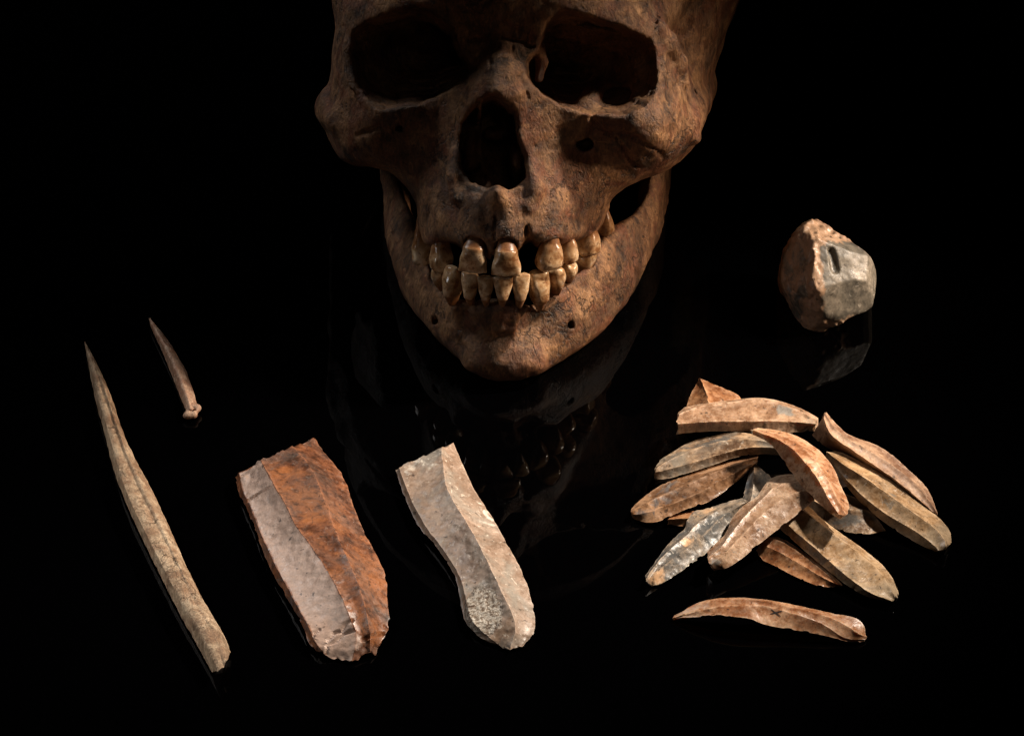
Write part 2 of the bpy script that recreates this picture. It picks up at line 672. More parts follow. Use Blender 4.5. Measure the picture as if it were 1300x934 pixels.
def drop_small(V, F, keep=400):
    """remove crumbs of surface that hang loose from the main bone"""
    lab = np.arange(len(V))
    a = np.concatenate([F[:, 0], F[:, 1], F[:, 2]])
    b = np.concatenate([F[:, 1], F[:, 2], F[:, 3]])
    for _ in range(400):
        m = np.minimum(lab[a], lab[b])
        new = lab.copy()
        np.minimum.at(new, a, m)
        np.minimum.at(new, b, m)
        new = new[new]
        if (new == lab).all():
            break
        lab = new
    c = np.bincount(lab, minlength=len(V))
    ok = c[lab] > keep
    F = F[ok[F[:, 0]]]
    used = np.zeros(len(V), bool); used[F.ravel()] = True
    idx = np.cumsum(used) - 1
    return V[used], idx[F]


def above_table(g, k=0.0, lift=0.0):
    X, Y, Z = g.axes((slice(None),) * 3)
    dd = -(Y * cE + Z * sE) + lift
    g.d = np.maximum(g.d, dd.astype(np.float32))


# ------------------------------------------------------------------ teeth table (picture positions of crowns)
#  kind, centre x of edge, edge y, neck x, neck y, width px, z at neck, turn (deg about the vertical), root length mm, root fade
UPPER = [
    ('molar', 541, 334, 539, 304, 17, 5, -62, 8, 0.45),
    ('premolar', 560, 343, 560, 314, 25, 15, -45, 9, 0.6),
    ('incisor', 600, 345, 602, 314, 36, 30.5, -12, 4, 1.0),
    ('incisor', 642, 349, 643, 318, 37, 32.5, 5, 4, 1.0),
    ('premolar', 696, 342, 699, 312, 34, 27, 22, 8, 0.55),
    ('premolar', 720, 332, 720, 309, 23, 18, 40, 8, 0.6),
    ('molar', 744, 321, 745, 300, 30, 8, 55, 9, 0.5),
    ('molar', 763, 297, 762, 278, 20, -6, 62, 8, 0.5),
]
LOWER = [
    ('premolar', 561, 338, 562, 356, 16, 9, -50, 4, 0.5),
    ('canine', 575, 338, 574, 374, 21, 17, -40, 4.0, 0.6),
    ('incisor', 597, 346, 597, 376, 22, 23, -18, 3.4, 0.6),
    ('incisor', 617, 350, 617, 377, 21, 25, -6, 3.4, 0.6),
    ('incisor', 639, 350, 638, 377, 24, 26, 3, 3.4, 0.6),
    ('incisor', 661, 347, 660, 378, 23, 25, 12, 3.6, 0.6),
    ('canine', 682, 342, 685, 380, 28, 22, 24, 3.8, 0.6),
    ('premolar', 703, 339, 705, 361, 21, 16, 36, 4, 0.5),
    ('premolar', 719, 332, 719, 348, 19, 9, 45, 4, 0.5),
    ('molar', 739, 316, 740, 333, 29, 1, 55, 8, 0.4),
]


def tooth_frame(t, upper):
    kind, ex, ey, nx_, ny_, w, zn, turn, rl, rf = t
    zt = zn + (-2.0 if upper else 3.5)
    E = np.array(mm(ex, ey, zt)); Nn = np.array(mm(nx_, ny_, zn))
    ax = Nn - E
    hc = np.linalg.norm(ax)
    ax = ax / hc
    wm = (w + 1.2) * (DIST - zn) / FPX
    th = math.radians(turn)
    fwd = np.array([math.sin(th), 0, math.cos(th)])
    fwd = fwd - ax * (fwd @ ax)
    fwd /= np.linalg.norm(fwd)
    rt = np.cross(fwd, ax) if not upper else np.cross(ax, fwd)
    rt /= np.linalg.norm(rt)
    return kind, E, Nn, ax, fwd, rt, hc, wm, rl, rf


def tooth_mesh(t, upper, seed):
    r = np.random.default_rng(seed)
    kind, E, Nn, ax, fwd, rt, hc, wm, rl, rf = tooth_frame(t, upper)
    # rows: (axial position from edge, half width, half depth, forward shift, superellipse exponent, root attr)
    hw = wm / 2
    rows = []
    if kind == 'incisor':
        dn = 3.0 if upper else 2.7
        nk = 0.74 if upper else 0.58
        tip = 0.6 if upper else 0.50
        for s, wf, df in ((0, .95, .28), (.03, 1.0, .33), (.12, 1.0, .45), (.3, .98 if upper else .96, .62), (.5, .93 if upper else .90, .8), (.7, .83 if upper else .78, .95), (.85, .77 if upper else .67, 1.0), (1, nk, 1.0)):
            rows.append((s * hc, hw * wf, dn * df, (1 - s) * 0.6, 2.6, s * 0.45))
        for s in (.12, .3, .5, .7, .85, .95):
            rows.append((hc + s * rl, hw * nk * (1 - s * (1 - tip)) if s < .9 else hw * nk * tip * .7, dn * (1 - s * .5) * (.93 if upper else 1), -s * (1.5 if upper else 0.8), 2.1, .5 + s * .5))
    elif kind == 'canine':
        dn = 3.4
        for s, wf, df in ((0, .62, .35), (.04, .78, .45), (.12, .92, .6), (.3, 1, .8), (.5, .98, .95), (.75, .9, 1.0), (1, .7, 1)):
            rows.append((s * hc, hw * wf, dn * df, (1 - s) * 0.4, 2.5, s * 0.5))
        for s in (.15, .35, .55, .75, .92):
            rows.append((hc + s * rl, hw * .7 * (1 - s * .75), dn * (1 - s * .5), -s * 0.8, 2.1, .5 + s * .5))
    elif kind == 'premolar':
        dn = 3.9
        for s, wf, df in ((0, .66, .55), (.05, .84, .78), (.15, .96, .95), (.35, 1, 1.0), (.6, .96, 1.0), (.82, .84, .92), (1, .74, .85)):
            rows.append((s * hc, hw * wf, dn * df, 0, 2.6, s * 0.5))
        for s in (.15, .35, .55, .75, .92):
            rows.append((hc + s * rl, hw * .74 * (1 - s * .65), dn * .85 * (1 - s * .5), -s * .5, 2.1, .5 + s * .5))
    else:
        dn = 4.6
        for s, wf, df in ((0, .72, .6), (.06, .88, .82), (.18, .98, .97), (.4, 1, 1.0), (.65, .97, .98), (.85, .86, .92), (1, .78, .86)):
            rows.append((s * hc, hw * wf, dn * df, 0, 3.0, s * 0.5))
        for s in (.15, .35, .55, .75, .92):
            rows.append((hc + s * rl, hw * .78 * (1 - s * .5), dn * .86 * (1 - s * .4), -s * .4, 2.3, .5 + s * .5))
    # resample rows smoothly
    R = np.array(rows)
    n = 34
    tt = np.linspace(0, 1, n)
    src = np.linspace(0, 1, len(R))
    RR = np.stack([np.interp(tt, src, R[:, i]) for i in range(6)], 1)
    for i in (1, 2, 3):
        q = RR[:, i].copy(); q[1:-1] = (q[:-2] + q[1:-1] * 2 + q[2:]) / 4; RR[:, i] = q
    m = 30
    V, A = [], []
    ph = r.random(4) * 6.28
    for row in RR:
        a, w_, d_, sh, ex, at = row
        for j in range(m):
            th = 2 * math.pi * j / m
            c, s = math.cos(th), math.sin(th)
            x = math.copysign(abs(c) ** (2 / ex), c) * w_
            z = math.copysign(abs(s) ** (2 / ex), s) * d_
            wob = 1 + 0.025 * math.sin(3 * th + ph[0] + a * .5) + 0.02 * math.sin(a * 1.4 + ph[1])
            aa = a
            if kind in ('molar', 'premolar'):
                cus = math.cos((2 if kind == 'molar' else 1) * 2 * th + ph[2]) * 0.55
                aa = a - cus * max(0, 1 - a / (0.35 * hc))
            # buccal grooves of molars
            if kind == 'molar':
                wob *= 1 - 0.07 * math.exp(-((abs(c)) / .22) ** 2)
            if kind == 'incisor' and a < hc * .6:
                aa = a + 0.22 * math.sin(c * 5 + ph[3]) * max(0, 1 - a / (0.2 * hc))
            P = E + ax * aa + rt * x * wob + fwd * (z * wob + sh)
            V.append(P); A.append(at)
    F = []
    for i in range(n - 1):
        for j in range(m):
            j2 = (j + 1) % m
            F.append((i * m + j, i * m + j2, (i + 1) * m + j2, (i + 1) * m + j))
    # caps
    top = len(V); V.append(E + ax * (0.35 if kind in ('molar', 'premolar') else -0.05) + fwd * RR[0, 3]); A.append(0)
    bot = len(V); V.append(E + ax * (hc + rl)); A.append(1)
    for j in range(m):
        F.append((top, (j + 1) % m, j))
        F.append((bot, (n - 1) * m + j, (n - 1) * m + (j + 1) % m))
    return np.array(V), F, np.array(A)


# ------------------------------------------------------------------ the skull
SKULL_BASE = Vector((0.0, 0.03, 0.0))
skull = bpy.data.objects.new('human_skull', None)
COL.objects.link(skull)
skull.location = SKULL_BASE
skull.empty_display_size = 0.05
tag(skull, 'brown weathered human skull with worn teeth facing the camera', 'skull')

BONE = bone_mat('old_brown_bone', (0.028, 0.012, 0.006), (0.135, 0.057, 0.024), (0.34, 0.178, 0.080), red=(0.17, 0.055, 0.024))
TOOTH = tooth_mat()


def sdf_to_obj(parts, name, parent, mat):
    Vs, Fs, n = [], [], 0
    for V, F in parts:
        Vs.append(V); Fs.append(F + n); n += len(V)
    V = to_world(np.concatenate(Vs)) - np.array(SKULL_BASE)
    me = mesh_np(name, V, np.concatenate(Fs))
    return link(name, me, parent, mat)


FACE = [
    # forehead and brow
    (630, -40, 52), (630, 0, 51), (630, 22, 50), (628, 40, 46), (628, 54, 42),
    (570, 2, 49), (575, 18, 47), (535, 5, 46), (500, 6, 42), (470, 10, 35), (440, 18, 25), (424, 20, 14), (420, -20, 8),
    (560, -40, 49), (480, -40, 36), (700, -40, 53), (790, -40, 42), (850, -40, 24),
    (690, 5, 52), (700, 20, 50), (740, 8, 50), (770, 15, 47), (800, 22, 42), (828, 32, 35), (845, 28, 29), (860, 0, 20),
    # nose root and nasal bones
    (630, 70, 47), (630, 90, 51), (626, 112, 55), (606, 60, 38), (600, 85, 37), (594, 110, 36), (588, 135, 35),
    (652, 62, 41), (658, 85, 42), (663, 110, 42), (668, 135, 40), (648, 120, 49), (604, 118, 42),
    (585, 55, 36), (590, 90, 33), (676, 60, 40), (672, 95, 39),
    # edge of the nasal opening
    (582, 160, 32), (576, 185, 31), (574, 210, 31), (580, 232, 31), (600, 245, 32), (632, 252, 37), (660, 245, 35), (676, 225, 36), (674, 195, 37), (664, 165, 39),
    # upper jaw
    (632, 270, 34), (628, 295, 33), (622, 322, 32.5), (600, 270, 32.5), (600, 300, 32.5), (575, 255, 29.5), (572, 285, 29), (570, 312, 28),
    (552, 250, 24), (548, 280, 22), (545, 305, 18), (535, 262, 16), (532, 290, 9), (536, 310, 8),
    (665, 270, 35), (662, 300, 34), (660, 320, 33), (690, 262, 34), (692, 300, 32), (715, 270, 30), (718, 302, 26), (740, 265, 25), (742, 292, 19),
    (758, 262, 16), (765, 285, 4),
    # hollow under the eyes
    (556, 215, 23.5), (540, 200, 19.5), (520, 205, 15.5), (548, 175, 24), (520, 175, 20), (560, 150, 30), (570, 130, 32),
    (700, 215, 32), (715, 195, 29.5), (735, 215, 26), (745, 195, 27.5), (760, 235, 21), (700, 165, 36), (690, 140, 38), (730, 165, 33.5), (765, 190, 27.5), (785, 215, 22.5),
    # lower rims of the orbits and cheekbones
    (585, 108, 33), (560, 118, 32), (530, 138, 30), (500, 145, 27), (475, 142, 24), (452, 130, 19), (436, 105, 14), (430, 75, 12), (434, 45, 15),
    (490, 165, 23), (460, 165, 19), (440, 180, 11), (425, 150, 8), (418, 130, 1), (410, 140, -6), (418, 175, -1), (470, 195, 15), (455, 205, 9), (490, 205, 15), (510, 220, 13),
    (700, 132, 39), (725, 143, 38), (755, 150, 37), (790, 152, 36), (820, 142, 35), (842, 120, 32), (850, 90, 29), (852, 60, 28), (845, 45, 30),
    (770, 166, 35), (800, 172, 37), (830, 165, 38), (856, 150, 33), (868, 120, 22), (868, 90, 20), (864, 65, 20), (852, 180, 30), (830, 195, 30), (805, 200, 27), (872, 165, 18), (882, 172, 8),
    (868, 190, 11), (848, 208, 17), (825, 215, 20), (800, 228, 20), (884, 145, 8), (880, 110, 10),
]
FACE_OUT = [(414, -60), (420, 0), (425, 30), (419, 60), (417, 108), (409, 124), (406, 140), (412, 163), (424, 196), (445, 208), (480, 213), (507, 225), (524, 248),
            (531, 285), (536, 309), (548, 312), (556, 304), (566, 303), (580, 306), (588, 316), (612, 316), (622, 327), (632, 317), (652, 316), (659, 318), (663, 306), (676, 303), (682, 312), (708, 312),
            (728, 308), (750, 300), (764, 286), (770, 264), (780, 247), (800, 234), (822, 223), (846, 216), (872, 197), (887, 180), (890, 158),
            (890, 130), (880, 100), (872, 78), (858, 48), (850, 36), (862, 12), (872, -60)]
CORE_OUT = [(500, -60), (505, 10), (540, 18), (590, 60), (592, 100), (560, 125), (535, 160), (524, 200), (526, 245), (531, 285), (536, 309), (548, 312), (556, 304), (566, 303), (580, 306), (588, 316), (612, 316), (622, 327),
            (632, 317), (652, 316), (659, 318), (663, 306), (676, 303), (682, 312), (708, 312), (728, 308), (750, 300), (764, 286), (770, 264), (772, 230), (760, 180), (740, 160), (690, 130), (668, 100), (684, 55), (710, 18), (800, 10), (810, -60)]
ORB_L = [(437, 75), (440, 50), (452, 37), (470, 29), (496, 23), (528, 19), (546, 21), (556, 33), (571, 43), (577, 64), (580, 72), (591, 74), (592, 90), (586, 101), (567, 110), (540, 127), (505, 136), (475, 135), (453, 123), (442, 103)]
ORB_R = [(716, 20), (735, 23), (761, 30), (790, 36), (815, 44), (832, 54), (840, 74), (840, 106), (831, 123), (810, 138), (788, 144), (753, 144), (724, 138), (699, 124), (680, 111), (670, 95), (671, 76), (684, 62), (691, 48), (700, 30)]
NOSE = [(621, 121), (637, 127), (648, 139), (657, 150), (656, 170), (664, 188), (671, 208), (669, 224), (657, 237), (645, 243), (636, 240), (630, 236), (622, 242), (606, 236), (590, 226), (581, 212), (580, 196), (584, 178), (586, 160), (593, 144), (606, 130)]


def build_cranium_grid(g, fine=True):
    H, c, zat = height(g, FACE)
    zz = g.z[None, None, :]
    H3, c3 = H[:, :, None], c[:, :, None]
    P = px_poly(g, FACE_OUT, zat)[:, :, None]
    front = (zz - H3) * c3
    shell = smax(smax(front, P, 6.0), -front - 11.0, 2.0)
    C = px_poly(g, CORE_OUT, zat)[:, :, None]
    core = smax(smax(front, C, 3.0), -(zz - H3) - 48.0, 4.0)
    g.d = np.minimum(shell, core).astype(np.float32)
    del shell, core, front
    full = (slice(None),) * 3
    # brain case: forehead part and wide rear part
    ell(g, (0, 158, -14), (56, 66, 66), 10, full=True)
    ell(g, (9, 156, -44), (74, 80, 86), 8, full=True)
    # side wall of the brain case that reaches down behind the cheek
    ell(g, (54, 112, -38), (14, 36, 36), 9)
    ell(g, (-44, 108, -50), (12, 34, 38), 9)
    # cheek arches
    q = lambda *a: mm(*a)
    chain(g, [q(866, 155, 8), q(873, 143, -6), q(879, 128, -24), q(884, 112, -44), q(886, 100, -62)], [6, 5, 4.5, 5, 6], 5)
    chain(g, [q(430, 152, 2), q(421, 140, -14), q(423, 134, -38), q(430, 125, -70)], [4.5, 4, 4, 5], 4)
    # skull base under the brain case
    ell(g, (5, 84, -58), (46, 14, 44), 6)
    # orbits: walls, then hollow
    for pts, ax, ay, zref in ((ORB_L, 0.46, 0.16, 24.0), (ORB_R, -0.42, 0.06, 36.0)):
        D = px_poly(g, pts, zat, jit=0.16)
        outer = np.empty(g.d.shape, dtype=np.float32)
        inner = np.empty(g.d.shape, dtype=np.float32)
        for kz, z in enumerate(g.z):
            dep = zref - float(z)
            if dep > 0:
                S = shift2(D, g, ax * dep, ay * dep)
                grow = -1.6 * math.exp(-((dep - 8) / 9.0) ** 2)
                inner[:, :, kz] = S + 0.40 * dep + grow + 0.3
            else:
                inner[:, :, kz] = D + dep * 0.12 if dep > -25 else 30
            outer[:, :, kz] = inner[:, :, kz] - 3.4
        dep3 = zref - zz
        outer = smax(outer, dep3 - 46.0, 3)
        outer = np.maximum(outer, 4.0 - dep3)
        inner = smax(inner, dep3 - 42.0, 3)
        g.d = smin(g.d, outer, 2.0)
        g.d = smax(g.d, -inner, 0.8)
        del outer, inner
    # nasal opening
    Nn = px_poly(g, NOSE, zat, jit=0.22)[:, :, None]
    hole = smax(Nn + 0.04 * (36 - zz), -(zz + 4.0), 3)
    g.d = smax(g.d, -hole, 1.2).astype(np.float32)
    del hole
    if not fine:
        return zat
    # torn wall and curved ledge inside the picture-right orbit
    chain(g, [q(744, 148, 27), q(746, 134, 26), q(752, 121, 24), q(766, 112, 21), q(784, 109, 17), q(802, 113, 12)], [4.2, 3.8, 3.3, 2.7, 2.1, 1.5], 1.5)
    chain(g, [q(820, 52, 20), q(813, 75, 18), q(800, 92, 16), q(790, 104, 16), q(791, 112, 17)], [1.6, 1.4, 2.0, 1.2, 0.6], 1.2)
    ell(g, q(814, 92, 14), (5, 6, 2), 2)
    ell(g, q(790, 128, 18), (8.5, 4.2, 9), 1.5, 'sub')
    chain(g, [q(684, 60, 34), q(688, 80, 30), q(684, 100, 30)], [2.0, 1.6, 1.6], 2)
    chain(g, [q(700, 112, 24), q(706, 125, 26), q(716, 133, 28)], [.8, .8, .8], 1)
    # inside the nose: septum, turbinates
    chain(g, [q(610, 130, 38), q(608, 160, 22), q(610, 200, 20), q(622, 236, 30)], [1.0, .9, .8, 1.4], 1.0)
    ell(g, q(597, 180, 20), (3.0, 6.5, 9), 1.5)
    ell(g, q(598, 205, 16), (3.5, 4.5, 8), 1.5)
    ell(g, q(632, 170, 12), (4.5, 2.6, 5), 1.5)
    ell(g, q(655, 205, 14), (3.0, 6.5, 9), 1.5)
    chain(g, [q(632, 264, 32), q(632, 250, 37), q(631, 242, 40)], [2.4, 1.7, 0.8], 3.5)
    # lateral edges of the nasal bones
    chain(g, [q(640, 70, 42), q(646, 95, 44), q(654, 120, 44), q(661, 150, 40)], [1.2, 1.3, 1.2, 1.0], 2.5)
    chain(g, [q(676, 212, 35), q(680, 238, 34.5), q(672, 262, 34)], [1.6, 1.8, 1.2], 3)
    chain(g, [q(578, 195, 30.5), q(574, 225, 30.5), q(578, 250, 31)], [1.4, 1.6, 1.2], 3)
    # ridge of the zygoma, knobs
    chain(g, [q(836, 34, 32), q(850, 55, 28), q(862, 80, 22), q(868, 105, 20)], [2.4, 2.4, 2.2, 1.6], 3)
    ell(g, q(882, 176, 9), (2.2, 1.8, 3), 2.5)
    ell(g, q(414, 132, -8), (2.2, 4.5, 5), 3)
    # root bulges above the teeth
    for t in UPPER:
        _, E, Nk, axv, fwd, rt, hc, wm, rl, rf = tooth_frame(t, True)
        ln = 9 if t[0] != 'molar' else 5
        a = Nk + axv * 4.5 - fwd * 1.3
        rb = wm * (.22 if t[0] == 'incisor' else .32)
        cone(g, a - fwd * (1.2 if t[0] == 'incisor' else 0), a + axv * ln - fwd * 1.5, rb, wm * .15, 5.0)
    for (x, y) in ((668, 292), (577, 300), (690, 300)):
        pass
    # sockets
    for t in UPPER:
        _, E, Nk, axv, fwd, rt, hc, wm, rl, rf = tooth_frame(t, True)
        a = Nk - axv * 2.5 + fwd * 1.0
        cone(g, a, Nk + axv * 0.3 - fwd * 0.5, wm * .48, wm * .40, 0.6, 'sub')
    cone(g, q(672, 330, 33), q(669, 290, 34), 2.6, 0.9, 0.6, 'sub')
    cone(g, q(668, 296, 33), q(667, 284, 33), 0.9, 0.6, 0.5, 'sub')
    cone(g, q(549, 298, 22), q(547, 284, 23), 0.8, 0.5, 0.5, 'sub')

    def surf(px, py, dz=0.0):
        return q(px, py, zat(px, py) + dz)

    def crack(pts, r, jit=0.5, dz=-0.1):
        Q = []
        for i in range(len(pts) - 1):
            a, b = pts[i], pts[i + 1]
            n = max(1, int(math.hypot(b[0] - a[0], b[1] - a[1]) / 5))
            for j in range(n):
                f = j / n
                Q.append((a[0] + (b[0] - a[0]) * f + rng.normal() * jit * 1.6, a[1] + (b[1] - a[1]) * f + rng.normal() * jit * 1.6))
        Q.append(pts[-1])
        W_ = [surf(x, y, dz) for x, y in Q]
        chain(g, W_, [r * (0.7 + 0.6 * rng.random()) for _ in W_], 0.5, 'sub')

    crack([(752, 142), (752, 152), (760, 162), (772, 170), (795, 172), (815, 180), (835, 192), (846, 206)], 1.0)
    crack([(783, 176), (792, 190), (806, 207), (815, 216)], 0.85)
    crack([(752, 160), (750, 172), (744, 180)], 0.6)
    crack([(596, 52), (612, 47), (626, 44), (644, 50), (660, 54), (676, 60)], 0.65, 0.8)
    crack([(624, 52), (622, 75), (622, 100), (621, 118)], 0.45, 0.3)
    crack([(650, 58), (656, 80), (664, 104), (672, 128)], 0.45, 0.6)
    crack([(835, 25), (830, 36), (838, 44)], 1.2)
    crack([(419, 30), (428, 36), (436, 34)], 0.9)
    crack([(452, 172), (468, 166), (482, 163)], 0.5)
    crack([(632, 252), (630, 275), (628, 300), (624, 320)], 0.5, 0.5)
    crack([(540, 285), (545, 270)], 0.5)
    for (x, y, r) in ((746, 186, 1.9), (741, 188, 1.5), (735, 186, 0.9), (507, 166, 1.0), (888, 116, 1.2), (882, 121, 1.5), (878, 126, 1.0)):
        p = np.array(surf(x, y, 0)) if x < 870 else np.array(q(x, y, 3))
        cone(g, p + np.array([0, .6, 1]), p + np.array([0, 1.5, -6]), r, r * .6, 0.6, 'sub')
    for _ in range(25):
        x = rng.uniform(430, 880); y = rng.uniform(0, 300)
        p = surf(x, y, 0)
        r = rng.uniform(0.25, 0.7)
        ell(g, p, (r * 1.2, r * 1.6, r * 1.4), 0.4, 'sub')
    g.d += noise3(g, 9.0, 1) * 0.50 + noise3(g, 4.0, 2) * 0.28 + noise3(g, 1.9, 3) * 0.14
    return zat


gf = Grid(-76, 90, 28, 131, -78, 60, 0.6)
build_cranium_grid(gf, True)
V1, F1 = surface_nets(gf)
V1, F1 = drop_small(V1, F1)
V1 = relax(V1, F1, 1, 0.4)
FB = (-76, 90, 28, 131, -78, 60)
del gf
gc = Grid(-95, 110, 20, 250, -145, 66, 2.6)
build_cranium_grid(gc, False)
V2, F2 = surface_nets(gc)
cen = V2[F2].mean(1)
ins = ((cen[:, 0] > FB[0]) & (cen[:, 0] < FB[1] - 1) & (cen[:, 1] > FB[2]) & (cen[:, 1] < FB[3] - 1) & (cen[:, 2] > FB[4]) & (cen[:, 2] < FB[5] - 1))
F2 = F2[~ins]
cran = sdf_to_obj([(V1, F1), (V2, F2)], 'cranium', skull, BONE)

# ---- lower jaw
JAW = [
    (640, 480, 6), (640, 465, 12.5), (638, 445, 15), (634, 425, 14.5), (630, 405, 15), (628, 388, 17),
    (605, 470, 8), (600, 455, 11), (598, 430, 12.5), (600, 405, 13.5), (598, 388, 16), (618, 452, 13.5), (660, 452, 14),
    (575, 450, 6), (570, 430, 8), (572, 405, 10), (572, 385, 11), (550, 425, 1), (548, 405, 3), (550, 380, 5), (556, 360, 7),
    (530, 402, -6), (528, 380, -4), (535, 355, 0), (545, 335, 3), (512, 372, -16), (512, 350, -13), (522, 325, -9), (534, 305, -6),
    (500, 335, -26), (504, 315, -24), (515, 300, -20), (492, 300, -38), (492, 270, -48), (505, 280, -34), (520, 285, -22), (512, 255, -36), (500, 235, -44), (490, 220, -50), (500, 200, -48), (485, 180, -54), (510, 180, -50),
    (670, 470, 6), (675, 450, 11), (675, 425, 12), (670, 405, 14), (665, 390, 16), (700, 460, 7), (705, 430, 10.5), (705, 405, 11), (700, 388, 13),
    (735, 440, 3), (738, 412, 6), (735, 385, 7), (722, 362, 9), (765, 415, -5), (768, 390, -1), (765, 360, 1), (745, 345, 4), (790, 388, -14), (795, 360, -11), (792, 330, -9), (768, 318, -2),
    (810, 358, -23), (818, 330, -24), (815, 305, -22), (797, 290, -13), (780, 295, -9), (828, 325, -34), (830, 295, -34), (822, 275, -32), (806, 285, -24), (838, 250, -42), (828, 240, -35), (840, 215, -46), (828, 205, -40), (835, 180, -50), (815, 190, -46),
]
JAW_OUT = [(478, 175), (484, 210), (490, 240), (492, 262), (488, 285), (492, 310), (500, 340), (512, 376), (527, 399), (545, 420), (565, 440), (585, 458), (605, 472), (625, 481), (645, 484),
           (668, 479), (692, 471), (716, 457), (745, 437), (772, 413), (790, 392), (803, 370), (815, 350), (827, 328), (831, 310), (834, 288), (839, 250), (844, 215), (848, 175), (812, 175), (823, 215), (822, 238), (816, 256), (808, 270),
           (795, 279), (778, 286), (764, 296), (756, 318), (748, 336), (730, 348), (722, 360), (712, 366), (704, 376), (694, 386), (672, 388), (650, 389), (628, 388), (607, 386), (585, 384), (566, 378), (556, 360), (547, 345), (539, 325), (535, 303),
           (528, 285), (516, 258), (508, 232), (506, 205), (512, 175)]


def build_jaw():
    g = Grid(-52, 58, -9, 84, -92, 34, 0.55)
    H, c, zat = height(g, JAW)
    zz = g.z[None, None, :]
    H3, c3 = H[:, :, None], c[:, :, None]
    P = px_poly(g, JAW_OUT, zat)[:, :, None]
    front = (zz - H3) * c3
    g.d = smax(smax(front, P, 3.0), -front - 11.0, 3.0).astype(np.float32)
    q = lambda *a: mm(*a)
    # bottom rim and chin
    ell(g, q(618, 458, 10), (6, 4, 4), 7)
    ell(g, q(668, 458, 10), (6, 4, 4), 7)
    # ascending plates going back from the front borders
    for side in (0, 1):
        if side:
            A, B, C_, D_ = q(826, 200, -56), q(820, 296, -52), q(836, 290, -78), q(842, 205, -84)
            n = [q(842, 255, -64)]
        else:
            A, B, C_, D_ = q(500, 200, -60), q(510, 300, -56), q(502, 295, -84), q(496, 205, -88)
        for i in range(7):
            f = i / 6
            a = np.array(A) * (1 - f) + np.array(D_) * f
            b = np.array(B) * (1 - f) + np.array(C_) * f
            cone(g, a, b, 3.2, 3.6, 4)
    for t in LOWER:
        _, E, Nk, axv, fwd, rt, hc, wm, rl, rf = tooth_frame(t, False)
        a = Nk + axv * 5.5 - fwd * 2.8
        cone(g, a, a + axv * 6, wm * .28, wm * .12, 6.0)
    for t in LOWER:
        _, E, Nk, axv, fwd, rt, hc, wm, rl, rf = tooth_frame(t, False)
        a = Nk - axv * 1.0 + fwd * 1.2
        cone(g, a, Nk + axv * 3.2 + fwd * 0.6, wm * .48, wm * .16 + .3, 0.8, 'sub')

    def hole(x, y, r):
        p = np.array(q(x, y, zat(x, y)))
        cone(g, p + np.array([0, 0, 1]), p + np.array([1.0 * (1 if x < 650 else -1), -1, -5]), r, r * .7, 0.8, 'sub')
    hole(725, 411, 1.5)
    hole(551, 406, 1.5)
    for _ in range(16):
        x = rng.uniform(510, 820); y = rng.uniform(330, 470)
        r = rng.uniform(0.2, 0.5)
        ell(g, q(x, y, zat(x, y)), (r * 1.4, r * 1.2, r * 1.2), 0.4, 'sub')
    # central hollow between the chin knobs and the incisor roots
    ell(g, q(590, 412, 15), (5, 4, 2.6), 4, 'sub')
    ell(g, q(680, 415, 16), (5, 4, 2.6), 4, 'sub')
    g.d += noise3(g, 9.0, 5) * 0.5 + noise3(g, 4.0, 6) * 0.25 + noise3(g, 1.8, 7) * 0.12
    above_table(g, lift=0.15)
    V, F = surface_nets(g)
    V, F = drop_small(V, F)
    V = relax(V, F, 1, 0.4)
    return sdf_to_obj([(V, F)], 'mandible', skull, BONE)


jaw = build_jaw()

for lst, par, up in ((UPPER, cran, True), (LOWER, jaw, False)):
    for i, t in enumerate(lst):
        V, F, A = tooth_mesh(t, up, 100 + i + (50 if up else 0))
        me = mesh_np('tooth', to_world(V) - np.array(SKULL_BASE), F)
        fattr(me, 'root', A)
        o = link('tooth', me, par, TOOTH)


# ------------------------------------------------------------------ flint blades
def resample(P, n, smooth=True):
    P = np.asarray(P, dtype=np.float64)
    if smooth and len(P) > 2:
        # light corner cutting keeps the outline but loses the polygon look
        Q = [P[0]]
        for i in range(len(P) - 1):
            Q += [P[i] * .75 + P[i + 1] * .25, P[i] * .25 + P[i + 1] * .75]
        Q.append(P[-1])
        P = np.array(Q)
    s = np.concatenate([[0], np.cumsum(np.linalg.norm(np.diff(P, axis=0), axis=1))])
    t = np.linspace(0, s[-1], n)
    return np.stack([np.interp(t, s, P[:, i]) for i in range(P.shape[1])], 1)


class VN:
    """cheap 3-D value noise for arrays of points"""
    def __init__(self, seed, wl):
        self.A = np.random.default_rng(seed).random((32, 32, 32)) * 2 - 1
        self.wl = wl

    def __call__(self, P):
        q = P / self.wl
        i = np.floor(q).astype(int)
        f = q - i
        f = f * f * (3 - 2 * f)
        out = 0
        for dx in (0, 1):
            for dy in (0, 1):
                for dz in (0, 1):
                    w = (f[:, 0] if dx else 1 - f[:, 0]) * (f[:, 1] if dy else 1 - f[:, 1]) * (f[:, 2] if dz else 1 - f[:, 2])
                    out = out + w * self.A[(i[:, 0] + dx) % 32, (i[:, 1] + dy) % 32, (i[:, 2] + dz) % 32]
        return out


